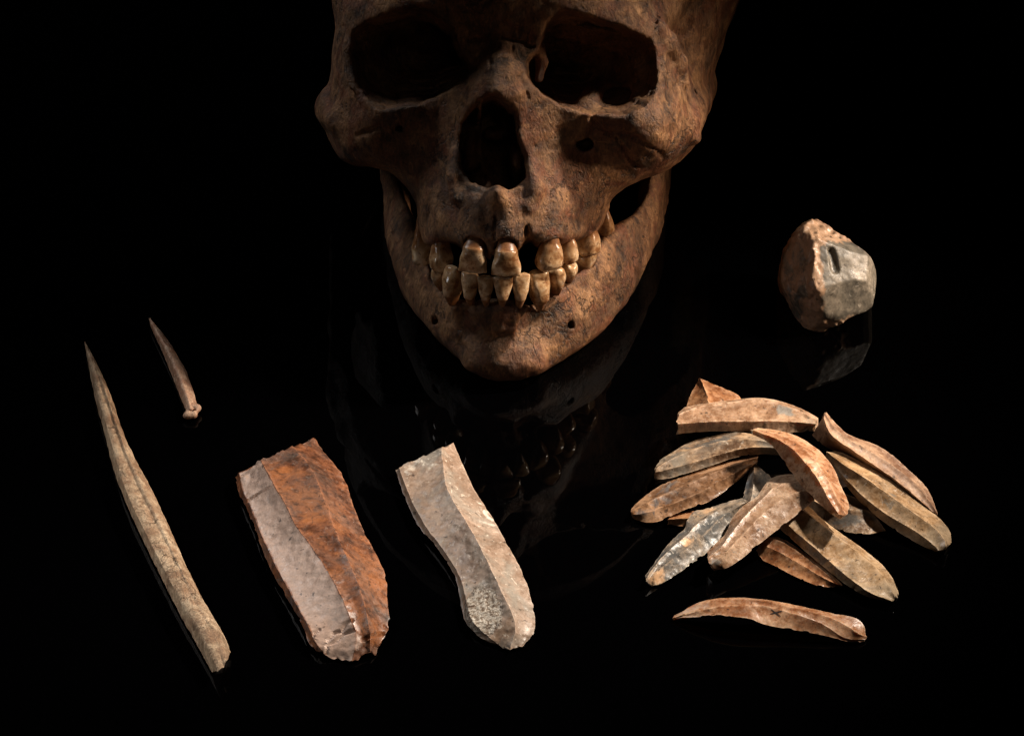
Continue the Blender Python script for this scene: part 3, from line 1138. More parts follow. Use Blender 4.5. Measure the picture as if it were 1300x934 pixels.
def blade(name, rails, mat, seed, under=2.0, n=90, m=9, sag=0.25, nib=0.22, rough=0.10, patches=(), crust=None, angle=20, round_ends=0.0, facet=None, grooves=(), ragged=0.5):
    """rails: long lines from one edge over the ridges to the other edge, each a list of (px, py, height mm)"""
    r = np.random.default_rng(seed)
    R = []
    for k, rail in enumerate(rails):
        P = resample(rail, n)
        W_ = np.array([tbl(*p) for p in P]) * 1000.0
        R.append(W_)
    R = np.array(R)                                # rails x n x 3 (mm, world)
    along = R.mean(0)
    dirv = np.gradient(along, axis=0)
    dirv /= np.linalg.norm(dirv, axis=1)[:, None] + 1e-9
    side = np.cross(np.array([0, 0, 1.0]), dirv)
    # nibbled edges: small scalloped removals
    for k, sg in ((0, 1), (len(rails) - 1, -1)):
        e = np.interp(np.arange(n), np.linspace(0, n - 1, 70), r.random(70) * 1.0)
        e2 = np.zeros(n)
        for _ in range(6):                       # single chips, short concave bites
            c0, wd = r.uniform(0, n), r.uniform(0.008, 0.03) * n
            e2 = np.maximum(e2, np.sqrt(np.clip(1 - ((np.arange(n) - c0) / wd) ** 2, 0, 1)) * r.uniform(.3, 1))
        cen = R[len(rails) // 2]
        d = cen - R[k]
        d /= np.linalg.norm(d, axis=1)[:, None] + 1e-9
        R[k] += d * (nib * (e * 0.35 + e2 * 1.8 - 0.45))[:, None]
    for k in range(1, len(rails) - 1):
        w = np.interp(np.arange(n), np.linspace(0, n - 1, 26), r.normal(size=26) * 0.07)
        R[k] += side * w[:, None]
    nr = len(rails)
    wob = [r.random(9) for _ in range(nr)]
    loop = []
    for k in range(nr - 1):
        for j in range(m):
            f = j / m
            P = R[k] * (1 - f) + R[k + 1] * f
            P = P.copy()
            P[:, 2] -= sag * math.sin(math.pi * f) * (0.9 + 0.2 * np.interp(np.arange(n), np.linspace(0, n - 1, 9), r.random(9) if j == 0 and k < 0 else wob[k]))
            loop.append(P)
    loop.append(R[-1])
    ntop = len(loop)
    mb = 10
    for j in range(1, mb):
        f = j / mb
        P = R[-1] * (1 - f) + R[0] * f
        P = P.copy()
        b = under * min(1, math.sin(math.pi * f) * 1.6)
        P[:, 2] -= b
        loop.append(P)
    # side walls of the edges
    L = np.array(loop)                              # m_total x n x 3
    mt = len(L)
    V = L.transpose(1, 0, 2).reshape(-1, 3)         # station-major
    F = []
    for i in range(n - 1):
        for j in range(mt):
            j2 = (j + 1) % mt
            F.append((i * mt + j, i * mt + j2, (i + 1) * mt + j2, (i + 1) * mt + j))
    V = list(V)
    # end caps: two inner rings and a centre
    for st, flip, sg in ((0, False, -1), (n - 1, True, 1)):
        ring = [st * mt + j for j in range(mt)]
        cen = np.mean([V[q] for q in ring], 0) + dirv[st] * sg * round_ends
        prev = ring
        for f in (0.35, 0.7):
            new = []
            for q in ring:
                new.append(len(V))
                V.append(V[q] * (1 - f) + cen * f + r.normal(size=3) * 0.08)
            for j in range(mt):
                j2 = (j + 1) % mt
                a = (prev[j], new[j], new[j2], prev[j2])
                F.append(a if flip else a[::-1])
            prev = new
        ci = len(V)
        V.append(cen)
        for j in range(mt):
            a = (prev[j], ci, prev[(j + 1) % mt])
            F.append(a if flip else a[::-1])
    V = np.array(V)
    # relief
    d = VN(seed, 4.5)(V) * rough * 1.6 + VN(seed + 1, 1.8)(V) * rough + VN(seed + 2, 0.9)(V) * rough * 0.5
    V[:, 2] += d
    V[:, 0] += VN(seed + 3, 1.6)(V) * rough
    V[:, 1] += VN(seed + 4, 1.6)(V) * rough
    if ragged:
        st = np.arange(n * mt) // mt
        for e0, sg in ((0, -1), (n - 1, 1)):
            w = np.clip(1 - np.abs(st - e0) / (0.10 * n), 0, 1)
            q_ = VN(seed + 20, 2.6)(V[:n * mt]) + 0.6 * VN(seed + 21, 1.2)(V[:n * mt])
            V[:n * mt] += dirv[st] * (q_ * w * ragged)[:, None]
            V[:n * mt, 2] += VN(seed + 22, 1.9)(V[:n * mt]) * w * ragged * 0.45 * (np.arange(n * mt) % mt < ntop)
    # painted-by-nature patches given in picture px on the top side; facet tones also hold painted sheen
    att = np.zeros(len(V))
    catt = np.zeros(len(V))
    if facet:
        for k, amt in facet.items():
            for j in range(1, m):
                att[k * m + j:n * mt:mt] = amt
    if patches or crust or grooves:
        ppx = project(V / 1000.0)
        up = np.zeros(len(V), bool)
        idx = np.arange(n * mt) % mt
        up[:n * mt] = idx < ntop
        for (x, y, rx, ry, ang, amt) in patches:
            a = math.radians(ang)
            dx = ppx[:, 0] - x; dy = ppx[:, 1] - y
            u = (dx * math.cos(a) + dy * math.sin(a)) / rx
            v = (-dx * math.sin(a) + dy * math.cos(a)) / ry
            e = np.clip(1.4 - np.sqrt(u * u + v * v), 0, 1)
            att = np.maximum(att, e * amt * up)
        for pts, wd, dep in grooves:
            dm = np.full(len(V), 1e9)
            for (ax_, ay_), (bx_, by_) in zip(pts[:-1], pts[1:]):
                ex, ey = bx_ - ax_, by_ - ay_
                t = np.clip(((ppx[:, 0] - ax_) * ex + (ppx[:, 1] - ay_) * ey) / (ex * ex + ey * ey), 0, 1)
                dm = np.minimum(dm, np.hypot(ppx[:, 0] - ax_ - ex * t, ppx[:, 1] - ay_ - ey * t))
            V[:, 2] -= dep * np.clip(1 - dm / wd, 0, 1) * up * (V[:, 2] > dep + 0.6)
        if crust:
            x, y, rx, ry = crust
            u = (ppx[:, 0] - x) / rx; v = (ppx[:, 1] - y) / ry
            e = np.clip((1.15 - np.sqrt(u * u + v * v)) * 4, 0, 1) * up
            V[:, 2] += e * (VN(seed + 9, 0.8)(V) * 0.16 + VN(seed + 8, 1.7)(V) * 0.22 - 0.15)
            catt = np.clip((1.35 - np.sqrt(u * u + v * v)) * 1.3, 0, 1) * up
    V[:, 2] = np.maximum(V[:, 2], 0.05)
    base = np.array([V[:, 0].mean(), V[:, 1].mean(), V[:, 2].min()])
    me = mesh_np(name, (V - base) / 1000.0, F, angle=angle)
    fattr(me, 'patch', att)
    fattr(me, 'crust', catt)
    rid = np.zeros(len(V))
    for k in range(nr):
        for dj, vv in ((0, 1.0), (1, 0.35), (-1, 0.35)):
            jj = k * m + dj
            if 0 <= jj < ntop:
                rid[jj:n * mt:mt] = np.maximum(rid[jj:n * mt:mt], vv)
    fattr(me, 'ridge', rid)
    o = link(name, me, None, mat)
    o.location = base / 1000.0
    return o


def project(Wm):
    P = np.asarray(Wm) * 1000.0
    X = P @ RT; Y = P @ UP; Z = P @ BK
    k = FPX / (DIST - Z)
    return np.stack([650 + X * k, 467 - Y * k], 1)


def rail(pts, h0, h1, mid=None):
    """heights run from h0 to h1 (mid: height at the middle)"""
    P = np.array(pts, dtype=float)
    s = np.concatenate([[0], np.cumsum(np.hypot(*np.diff(P, axis=0).T))])
    s /= s[-1]
    if mid is None:
        h = h0 + (h1 - h0) * s
    else:
        h = np.interp(s, [0, .5, 1], [h0, mid, h1])
    return [(a, b, c) for (a, b), c in zip(pts, h)]


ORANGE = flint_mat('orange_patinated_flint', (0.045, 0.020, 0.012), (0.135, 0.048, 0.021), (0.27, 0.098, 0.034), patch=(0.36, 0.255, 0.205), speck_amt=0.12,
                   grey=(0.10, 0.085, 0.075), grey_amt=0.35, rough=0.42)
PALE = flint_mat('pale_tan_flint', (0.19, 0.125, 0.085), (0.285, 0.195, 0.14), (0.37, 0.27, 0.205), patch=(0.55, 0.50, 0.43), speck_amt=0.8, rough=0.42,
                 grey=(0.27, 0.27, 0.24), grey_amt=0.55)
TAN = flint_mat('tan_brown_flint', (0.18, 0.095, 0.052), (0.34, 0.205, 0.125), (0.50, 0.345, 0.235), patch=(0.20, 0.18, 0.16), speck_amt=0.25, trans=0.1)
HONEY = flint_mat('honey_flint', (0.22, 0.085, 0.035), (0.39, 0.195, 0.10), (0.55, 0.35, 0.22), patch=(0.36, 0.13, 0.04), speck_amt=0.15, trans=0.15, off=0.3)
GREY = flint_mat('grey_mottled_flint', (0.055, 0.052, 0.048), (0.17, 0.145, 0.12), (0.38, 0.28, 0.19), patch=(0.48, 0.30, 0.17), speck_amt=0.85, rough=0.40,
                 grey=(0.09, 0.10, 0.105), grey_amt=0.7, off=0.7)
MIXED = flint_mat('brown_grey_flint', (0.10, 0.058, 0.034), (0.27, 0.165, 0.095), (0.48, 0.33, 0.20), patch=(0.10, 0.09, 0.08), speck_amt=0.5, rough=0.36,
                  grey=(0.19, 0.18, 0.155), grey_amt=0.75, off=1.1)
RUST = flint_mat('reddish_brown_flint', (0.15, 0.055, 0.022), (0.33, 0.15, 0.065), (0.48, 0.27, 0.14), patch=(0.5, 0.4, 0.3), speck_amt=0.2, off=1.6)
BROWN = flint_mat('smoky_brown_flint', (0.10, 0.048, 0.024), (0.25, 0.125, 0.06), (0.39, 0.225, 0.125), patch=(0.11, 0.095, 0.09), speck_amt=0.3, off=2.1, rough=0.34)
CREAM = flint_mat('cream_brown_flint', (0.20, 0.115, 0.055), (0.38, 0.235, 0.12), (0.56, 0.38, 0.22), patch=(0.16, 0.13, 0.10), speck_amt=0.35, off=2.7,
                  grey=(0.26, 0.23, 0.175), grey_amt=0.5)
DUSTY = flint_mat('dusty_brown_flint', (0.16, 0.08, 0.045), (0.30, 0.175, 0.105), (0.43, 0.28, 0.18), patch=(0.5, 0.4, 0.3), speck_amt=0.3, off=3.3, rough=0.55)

G = 'flint blades laid out on the black surface'
PILE = 'flint blades heaped in a pile'

# -- big orange blade
o = blade('knapped_flint', [
    [(299, 606, 2), (303, 626, 2), (311, 638, 2), (318, 656, 2), (328, 684, 2), (341, 716, 2), (356, 745, 2), (374, 774, 2), (386, 796, 2), (392, 816, 2), (401, 824, 1.5)],
    [(304, 600, 5), (309, 626, 5), (317, 640, 5), (325, 662, 5), (336, 688, 5), (348, 714, 5), (366, 748, 5), (382, 777, 5), (394, 800, 5), (401, 816, 4), (412, 829, 2)],
    [(331, 583, 10), (345, 610, 11), (363, 640, 11), (376, 668, 11), (393, 689, 11), (413, 719, 11), (429, 746, 11), (444, 782, 9), (455, 806, 6), (447, 838, 1.5)],
    [(372, 566, 9), (394, 592, 10.5), (410, 630, 11), (428, 680, 11), (448, 724, 11), (462, 762, 10), (470, 800, 7), (470, 830, 1.5)],
    [(400, 558, 3), (419, 583, 3), (438, 606, 3), (446, 636, 3), (459, 669, 3), (477, 703, 3), (491, 732, 3), (491, 766, 3), (496, 790, 3), (482, 821, 1.5)],
], ORANGE, 21, under=1.6, n=240, m=22, sag=0.5, nib=0.35, rough=0.11, facet={1: 0.95}, ragged=1.3,  # pale facet: patina tone with some light sheen put into its colour
    grooves=[([(311, 638), (325, 628), (343, 618)], 2.2, 0.9), ([(416, 812), (424, 803), (434, 800), (441, 790), (447, 787)], 3.4, 0.8), ([(414, 828), (416, 817), (427, 813), (436, 804), (448, 800)], 3.4, 0.8),
             ([(395, 815), (399, 803), (406, 798)], 2.5, 1.0), ([(470, 769), (480, 768), (492, 769)], 1.6, 0.6), ([(488, 794), (492, 798)], 2, .7), ([(460, 812), (472, 806), (486, 804)], 3.5, 1.2)],
    patches=[(428, 800, 16, 14, 0, .8), (445, 815, 16, 12, 0, .7)])
tag(o, 'largest flint blade, rust orange with one pale grey-pink facet', 'flint blade', G)
big = o

# -- pale blade with crust
o = blade('knapped_flint', [
    [(503, 597, 2), (509, 618, 2), (519, 643, 2), (533, 671, 2), (555, 694, 2), (571, 718, 2), (580, 736, 2), (585, 764, 2), (590, 790, 2), (604, 803, 1.5), (614, 811, 1.2)],
    [(506, 594, 3.4), (516, 620, 4), (527, 645, 4), (541, 670, 4), (561, 694, 4), (577, 718, 4), (587, 738, 4), (592, 765, 4), (598, 788, 4), (612, 800, 3), (628, 815, 1.5)],
    [(560, 567, 7), (564, 606, 8), (569, 626, 8.5), (592, 662, 9), (614, 702, 9), (630, 736, 9), (645, 767, 8), (656, 796, 5), (648, 824, 1.5)],
    [(576, 563, 2.5), (586, 587, 2.5), (600, 617, 2.5), (602, 622, 2.5), (614, 640, 2.5), (630, 665, 2.5), (645, 693, 2.5), (664, 727, 2.5), (676, 761, 2.5), (680, 790, 2.5), (676, 808, 2), (662, 819, 1.5)],
], PALE, 33, under=1.6, n=240, m=26, sag=0.5, nib=0.3, rough=0.10, ragged=0.8, crust=(614, 775, 24, 31),
    patches=[(532, 590, 26, 10, -20, .45), (612, 652, 10, 24, -30, .4)])
tag(o, 'pale tan flint blade with a rough crusty white patch near its lower end', 'flint blade', G)

# -- single blade below the pile, with an ink cross
lone = blade('knapped_flint', [
    [(854, 784, 1), (879, 783, 3.5), (907, 780, 5.5), (932, 782, 6), (952, 784, 5.8), (969, 792, 4.6), (1001, 798, 3.6), (1034, 803, 3), (1066, 811, 1.6), (1079, 815, 1), (1092, 814, .8)],
    [(856, 783, 1.5), (880, 777, 4.2), (908, 770, 6.6), (940, 768, 7.2), (969, 768, 7), (990, 774, 6.8), (1023, 783, 6.2), (1050, 794, 4.6), (1068, 808, 2.2), (1083, 812, 1.8), (1097, 811, 1.2)],
    [(856, 781, 1.5), (879, 769, 4.4), (905, 761, 6.9), (937, 760, 7.6), (969, 762, 7.6), (1000, 769, 7.2), (1030, 776, 6.8), (1058, 785, 5.6), (1078, 796, 4), (1090, 804, 3.4), (1099, 808, 1.5)],
    [(854, 784, 1), (879, 767, 4.2), (905, 759, 6.4), (937, 758, 7.0), (969, 760, 7.0), (1012, 768, 6), (1055, 778, 5), (1085, 783, 4), (1097, 792, 3), (1100, 805, 1.5)],
], HONEY, 45, under=1.0, n=150, m=12, sag=0.15, nib=0.2, rough=0.06, patches=[(900, 772, 60, 12, 4, .35)])
tag(lone, 'orange-tan flint blade with a small black ink cross, alone in front of the pile', 'flint blade', G)

# -- the pile
pile = []


def add(label, mat, seed, rails, **kw):
    o = blade('knapped_flint', rails, mat, seed, **kw)
    tag(o, label, 'flint blade', PILE)
    pile.append(o)
    return o


kw = dict(n=150, m=14, sag=0.4, rough=0.04, nib=0.2, ragged=0.8)
add('reddish-brown flint blade lying lowest at the front of the pile', RUST, 61, [
    rail([(960, 699), (966, 710), (983, 717), (1012, 733), (1040, 744), (1054, 745), (1066, 743)], .8, .8),
    rail([(964, 690), (985, 698), (1010, 712), (1030, 724), (1050, 736), (1066, 742)], 3.5, 2),
    rail([(974, 682), (990, 686), (1012, 699), (1033, 715), (1052, 730), (1067, 742)], 5, 2.2),
    rail([(976, 680), (992, 682), (1016, 697), (1038, 713), (1056, 727), (1068, 741)], 2, 1.2)], under=.6, **kw)
add('smoky translucent flint blade with a dark pointed end under the right of the pile', MIXED, 62, [
    rail([(1020, 640), (1034, 652), (1049, 663), (1068, 674), (1099, 678), (1112, 676), (1124, 673)], .8, .8),
    rail([(1024, 630), (1045, 642), (1066, 646), (1086, 647), (1106, 648), (1118, 665), (1124, 672)], 4, 1.2, 5.5),
    rail([(1030, 620), (1052, 622), (1073, 626), (1092, 634), (1106, 645), (1116, 660), (1124, 672)], 3.5, 1.0, 3.5)], under=.6, patches=[(1085, 655, 30, 14, 0, .55)], **kw)
add('small rust-brown flint blade end peeping out left of the mottled grey blade', RUST, 63, [
    rail([(848, 665), (860, 667), (880, 669), (905, 668)], .6, .6),
    rail([(849, 659), (862, 658), (882, 657), (905, 656)], 2.6, 3),
    rail([(852, 655), (862, 651), (882, 648), (905, 646)], 1.6, 2)], under=.4, **kw)
add('pinkish flint flake end showing between the honey blade and the long right blade', PALE, 64, [
    rail([(1030, 610), (1050, 616), (1066, 619), (1080, 616), (1087, 612)], 5, 5),
    rail([(1032, 600), (1050, 604), (1068, 606), (1080, 607), (1087, 611)], 7.5, 5.6),
    rail([(1036, 592), (1054, 594), (1068, 597), (1078, 603), (1087, 610)], 6, 5.4)], under=1.2, **kw)
add('mottled grey and white flint blade with jagged edge at the lower left of the pile', GREY, 65, [
    rail([(828, 743), (843, 738), (861, 727), (876, 716), (891, 706), (906, 693), (927, 671), (946, 648), (955, 640)], .8, 5),
    rail([(822, 737), (838, 722), (856, 708), (876, 693), (896, 676), (914, 658), (932, 646), (950, 636)], 3, 8),
    rail([(820, 734), (834, 714), (850, 697), (868, 683), (884, 666), (902, 652), (922, 643), (945, 635)], 3.6, 8),
    rail([(820, 729), (831, 714), (846, 693), (861, 678), (870, 671), (873, 658), (882, 648), (896, 646), (910, 641), (929, 636), (948, 630)], 1.5, 5)],
    under=.8, n=160, m=14, sag=0.5, rough=0.13, nib=0.5, patches=[(872, 688, 12, 9, 0, .8), (893, 650, 22, 5, -12, .8), (835, 732, 14, 8, -45, .55)])
add('brown flint blade with a smoky grey tip, leftmost of the pile', BROWN, 66, [
    rail([(805, 658), (816, 662), (833, 663), (854, 653), (876, 644), (901, 637), (920, 623), (940, 607), (960, 590)], .8, 7),
    rail([(802, 653), (822, 651), (845, 642), (866, 635), (888, 626), (910, 613), (932, 600), (962, 585)], 2.5, 10),
    rail([(801, 649), (815, 641), (838, 630), (860, 620), (882, 610), (905, 600), (928, 592), (962, 580)], 3.5, 10.5),
    rail([(801, 646), (807, 639), (828, 622), (846, 612), (876, 601), (901, 592), (923, 586), (962, 576)], 1.5, 8)],
    under=1.2, n=160, m=14, sag=0.45, rough=0.07, nib=0.3, patches=[(845, 633, 26, 14, -35, .7), (822, 650, 16, 10, 0, .6)])
add('grey-brown flint blade with glassy patches lying just above the leftmost brown blade of the pile', MIXED, 67, [
    rail([(833, 604), (837, 608), (854, 606), (880, 598), (908, 589), (936, 579), (961, 576), (992, 575), (1004, 577)], 4, 11),
    rail([(832, 599), (850, 595), (880, 587), (908, 578), (936, 570), (962, 567), (992, 568), (1005, 572)], 6, 13.5),
    rail([(831, 596), (845, 586), (868, 575), (892, 566), (918, 559), (950, 557), (988, 563), (1005, 570)], 6.5, 14),
    rail([(831, 592), (839, 582), (854, 574), (867, 565), (886, 557), (910, 552), (927, 548), (953, 550), (985, 558), (1005, 567)], 4.5, 12)], under=1.8, patches=[(905, 560, 40, 5, -12, .5)], **kw)
add('thin grey flint flake standing up in the middle of the pile', GREY, 68, [
    rail([(943, 637), (945, 622), (950, 604), (957, 588)], 5, 8),
    rail([(952, 640), (956, 624), (957, 604), (958, 587)], 7.5, 8.5),
    rail([(975, 640), (984, 618), (978, 603), (968, 597), (958, 587)], 7, 8.5)], under=1.5, n=50, m=7, sag=0.3, rough=0.1, nib=0.2)
add('long grey-brown flint blade with two ridges at the lower right of the pile', CREAM, 69, [
    rail([(975, 655), (988, 669), (1007, 686), (1031, 707), (1054, 726), (1078, 745), (1101, 758), (1117, 761), (1130, 762)], 5, .8),
    rail([(985, 650), (1007, 673), (1031, 691), (1049, 709), (1071, 728), (1092, 744), (1110, 755), (1133, 761)], 8, 3.0),
    rail([(1006, 640), (1018, 647), (1040, 663), (1066, 684), (1092, 703), (1116, 724), (1129, 743), (1137, 757)], 10, 3.4),
    rail([(1010, 632), (1026, 641), (1045, 660), (1071, 679), (1101, 700), (1125, 721), (1137, 740), (1140, 753)], 7.5, .8)], under=1.4, patches=[(1050, 715, 50, 6, 40, .6)], **kw)
add('dusty brown flint blade with twisted upper end, rearmost on the right of the pile', DUSTY, 70, [
    rail([(1031, 551), (1040, 562), (1061, 573), (1092, 588), (1125, 607), (1148, 623), (1172, 642), (1187, 653)], 8, .8),
    rail([(1046, 530), (1050, 546), (1061, 557), (1082, 571), (1101, 584), (1125, 600), (1150, 619), (1174, 640), (1189, 653)], 16, 3),
    rail([(1047, 524), (1058, 542), (1074, 556), (1100, 570), (1127, 586), (1150, 603), (1172, 624), (1190, 652)], 16, 3.2),
    rail([(1048, 522), (1057, 533), (1073, 549), (1087, 556), (1108, 562), (1130, 575), (1148, 591), (1167, 608), (1181, 625), (1190, 650)], 13, .8)],
    under=1.2, n=160, m=14, sag=0.45, rough=0.07, nib=0.35)
add('long tan flint blade reaching furthest right out of the pile', CREAM, 71, [
    rail([(1047, 579), (1061, 597), (1078, 621), (1092, 637), (1111, 654), (1134, 671), (1160, 687), (1178, 696), (1190, 700)], 7, .8),
    rail([(1048, 578), (1061, 592), (1080, 615), (1111, 643), (1134, 658), (1160, 672), (1179, 686), (1191, 698)], 10, 3.2),
    rail([(1052, 575), (1073, 591), (1101, 608), (1130, 629), (1160, 651), (1186, 669), (1198, 682), (1202, 694)], 13, 4.5),
    rail([(1050, 573), (1064, 572), (1082, 580), (1111, 594), (1139, 615), (1167, 639), (1191, 655), (1207, 674), (1208, 688)], 10, 1.0)], under=1.6, patches=[(1132, 634, 12, 9, 30, .6)], **kw)
add('brown triangular flint flake at the very top back of the pile', RUST, 72, [
    rail([(870, 520), (873, 512), (877, 500), (888, 480)], 5, 8),
    rail([(900, 530), (900, 512), (896, 496), (889, 480)], 10, 9),
    rail([(950, 530), (944, 505), (918, 492), (903, 486), (889, 480)], 6, 8.5)], under=2, n=60, m=9, sag=0.4, rough=0.12, nib=0.2)
add('long level flint blade across the top of the pile, with one ridge', TAN, 73, [
    rail([(862, 550), (897, 547), (940, 547), (972, 549), (1008, 550), (1033, 544)], 10, 8),
    rail([(860, 538), (897, 535), (940, 535), (976, 534), (1004, 535), (1036, 538)], 14, 11),
    rail([(860, 526), (888, 515), (920, 511), (952, 507), (976, 508), (1004, 516), (1037, 533)], 13.5, 11),
    rail([(860, 523), (873, 515), (910, 510), (951, 505), (976, 505), (1004, 513), (1021, 520), (1038, 531)], 11, 9)], under=2, patches=[(1000, 523, 20, 7, 15, .5)], **kw)
add('broad tan-brown flint blade lying diagonally over the centre of the pile', TAN, 74, [
    rail([(910, 723), (923, 721), (940, 710), (957, 695), (974, 682), (993, 667), (1013, 652), (1034, 634)], 4, 12),
    rail([(903, 716), (918, 705), (932, 690), (953, 667), (976, 646), (1000, 628), (1034, 620)], 7, 15),
    rail([(899, 708), (915, 695), (928, 678), (945, 655), (966, 635), (985, 615), (1026, 610)], 7.5, 15.5),
    rail([(897, 701), (910, 688), (923, 676), (929, 656), (944, 641), (961, 631), (970, 616), (981, 605), (1002, 601), (1024, 604)], 5, 13)],
    under=1.8, n=160, m=14, sag=0.45, rough=0.055, nib=0.3, patches=[(908, 710, 9, 9, 0, .6), (932, 700, 4, 4, 0, .6)])
add('curved honey-orange flint blade lying on top of the pile', HONEY, 75, [
    rail([(953, 545), (972, 556), (989, 575), (1000, 593), (1012, 610), (1026, 625), (1041, 640), (1054, 651), (1062, 653)], 19, 13),
    rail([(954, 545), (985, 556), (1005, 568), (1018, 582), (1031, 597), (1042, 614), (1052, 634), (1066, 653)], 20.5, 16, 21),
    rail([(958, 544), (990, 551), (1012, 562), (1030, 578), (1044, 597), (1054, 615), (1063, 634), (1074, 653)], 20, 16, 20.5),
    rail([(960, 543), (983, 545), (1007, 551), (1026, 561), (1045, 575), (1059, 594), (1068, 618), (1077, 636), (1079, 646)], 19, 13.5)],
    under=2, n=160, m=14, sag=0.25, rough=0.06, nib=0.2, patches=[(1018, 590, 26, 7, 50, .6)])


# ink cross on the lone blade
def ink_cross(o):
    N = NT('black_ink')
    N.b.inputs['Base Color'].default_value = (0.012, 0.010, 0.012, 1)
    N.b.inputs['Roughness'].default_value = 0.6
    me = o.data
    vs = [o.location + v.co for v in me.vertices]
    bv = BVHTree.FromPolygons([tuple(v) for v in vs], [tuple(p.vertices) for p in me.polygons])
    co = Vector((0, -DIST / 1000 * cE, DIST / 1000 * sE))
    V, F = [], []
    for (x0, y0, x1, y1) in ((979, 773, 991, 782), (978, 779, 993, 775)):
        nrm = Vector((-(y1 - y0), x1 - x0)).normalized() * 0.7
        k0 = len(V)
        k = 10
        for i in range(k + 1):
            f = i / k
            for s in (-1, 1):
                wd = s * (0.6 + 0.4 * math.sin(math.pi * f))
                px = x0 + (x1 - x0) * f + nrm.x * wd; py = y0 + (y1 - y0) * f + nrm.y * wd
                d = (Vector(tbl(px, py, 5)) - co).normalized()
                h = bv.ray_cast(co, d)
                p = h[0] - d * 0.00012
                V.append(p - o.location)
        for i in range(k):
            a = k0 + i * 2
            F.append((a, a + 1, a + 3, a + 2))
    m = link('ink_cross', mesh_np('ink_cross', [tuple(v) for v in V], F), o, N.m)


ink_cross(lone)

# ------------------------------------------------------------------ bone points
AWL = bone_mat('tan_worked_bone', (0.20, 0.12, 0.068), (0.40, 0.27, 0.165), (0.62, 0.47, 0.32), sc=1.6, rough=0.5, bump=1.1, red=(0.30, 0.165, 0.09))
o = blade('bone_awl', [
    [(107, 435, 2.4), (112, 462, 2), (118, 493, 1.5), (125, 524, 1.5), (133, 549, 1.5), (141, 585, 1.2), (154, 626, 1.2), (178, 678, 1.2), (203, 729, 1.2), (229, 780, 1.2), (255, 827, 1), (270, 854, 1)],
    [(107, 435, 3.2), (115, 462, 4.6), (122, 493, 5.5), (130, 524, 6), (139, 552, 6), (148, 586, 6), (161, 626, 6), (185, 677, 6), (210, 727, 6), (237, 776, 6), (263, 822, 5.6), (276, 851, 5)],
    [(108, 435, 3.4), (120, 462, 5), (131, 494, 5.2), (141, 524, 5.6), (150, 552, 5.6), (161, 584, 5.8), (177, 622, 5.8), (201, 670, 6.0), (227, 722, 6.4), (251, 770, 6.8), (275, 815, 6.6), (284, 846, 5)],
    [(108, 435, 3.2), (122, 464, 5), (136, 500, 5.8), (148, 538, 6), (162, 576, 6), (184, 618, 6), (206, 664, 6), (231, 722, 6), (255, 764, 6), (281, 806, 6), (289, 838, 5)],
    [(109, 435, 2.6), (126, 467, 2), (142, 503, 1.8), (154, 544, 1.5), (170, 580, 1.5), (193, 621, 1.5), (214, 667, 1.5), (239, 724, 1.5), (260, 765, 1.5), (285, 806, 1.5), (293, 828, 1.5)],
], AWL, 81, under=1.0, n=150, m=7, sag=-0.5, nib=0.12, rough=0.13, angle=50, round_ends=-1.5)
tag(o, 'long slender bone awl with a fine point and a groove down its shaft', 'bone awl')

NEED = bone_mat('pinkish_worked_bone', (0.20, 0.10, 0.06), (0.42, 0.25, 0.17), (0.58, 0.40, 0.28), sc=2.2, rough=0.5, bump=0.6, red=(0.36, 0.17, 0.10))
small = bpy.data.objects.new('bone_point', None)
COL.objects.link(small)
b0 = Vector(tbl(222, 480, 0.0))
small.location = b0
tag(small, 'small curved bone point with a tiny knob at its lower end', 'bone point')
sh = blade('shaft', [
    [(189, 405, 2.0), (192, 417, 1.5), (201, 436, 1.2), (211, 458, 1.0), (220, 481, .8), (228, 501, .8), (235, 519, .8)],
    [(189, 405, 2.5), (196, 418, 3.2), (206, 436, 3.8), (217, 458, 4.0), (227, 481, 4.0), (234, 501, 4.0), (240, 521, 3.2)],
    [(190, 405, 2.5), (200, 418, 3.4), (211, 436, 4.0), (222, 456, 4.2), (232, 478, 4.0), (239, 500, 4.0), (245, 521, 3.2)],
    [(191, 405, 2.0), (204, 420, 1.8), (216, 435, 1.5), (226, 453, 1.3), (236, 469, 1.2), (242, 486, 1.0), (247, 501, 1.0), (251, 518, 1.0)],
], NEED, 84, under=.7, n=90, m=7, sag=-0.35, nib=0.06, rough=0.09, angle=60)
sh.location = sh.location - b0
sh.parent = small
# knob: two small fused lobes and a hollow
gk = Grid(-9, 9, -9, 9, -9, 9, 0.28)
kc = np.array(tbl(243, 523, 1.9)) * 1000
cone(gk, (-1.4, -1.6, -0.2), (0.9, -1.5, 0.0), 1.15, 1.0, 0.8)
cone(gk, (1.0, -1.3, 0.1), (2.0, 1.6, 0.3), 0.85, 0.8, 0.8)
cone(gk, (-0.9, -0.4, 0.2), (-0.4, 2.6, 0.0), 0.9, 1.5, 1.0)
cone(gk, (-0.4, 2.6, 0.0), (2.0, 1.8, 0.3), 1.2, 0.9, 1.0)
cone(gk, (0.9, 0.2, 3.0), (0.8, 0.1, 0.2), 0.8, 0.6, 0.3, 'sub')
gk.d += noise3(gk, 1.6, 31) * 0.16 + noise3(gk, 0.8, 32) * 0.08
Vk, Fk = surface_nets(gk)
kn = link('knob', mesh_np('knob', (Vk + kc) / 1000.0 - np.array(b0), Fk), small, NEED)


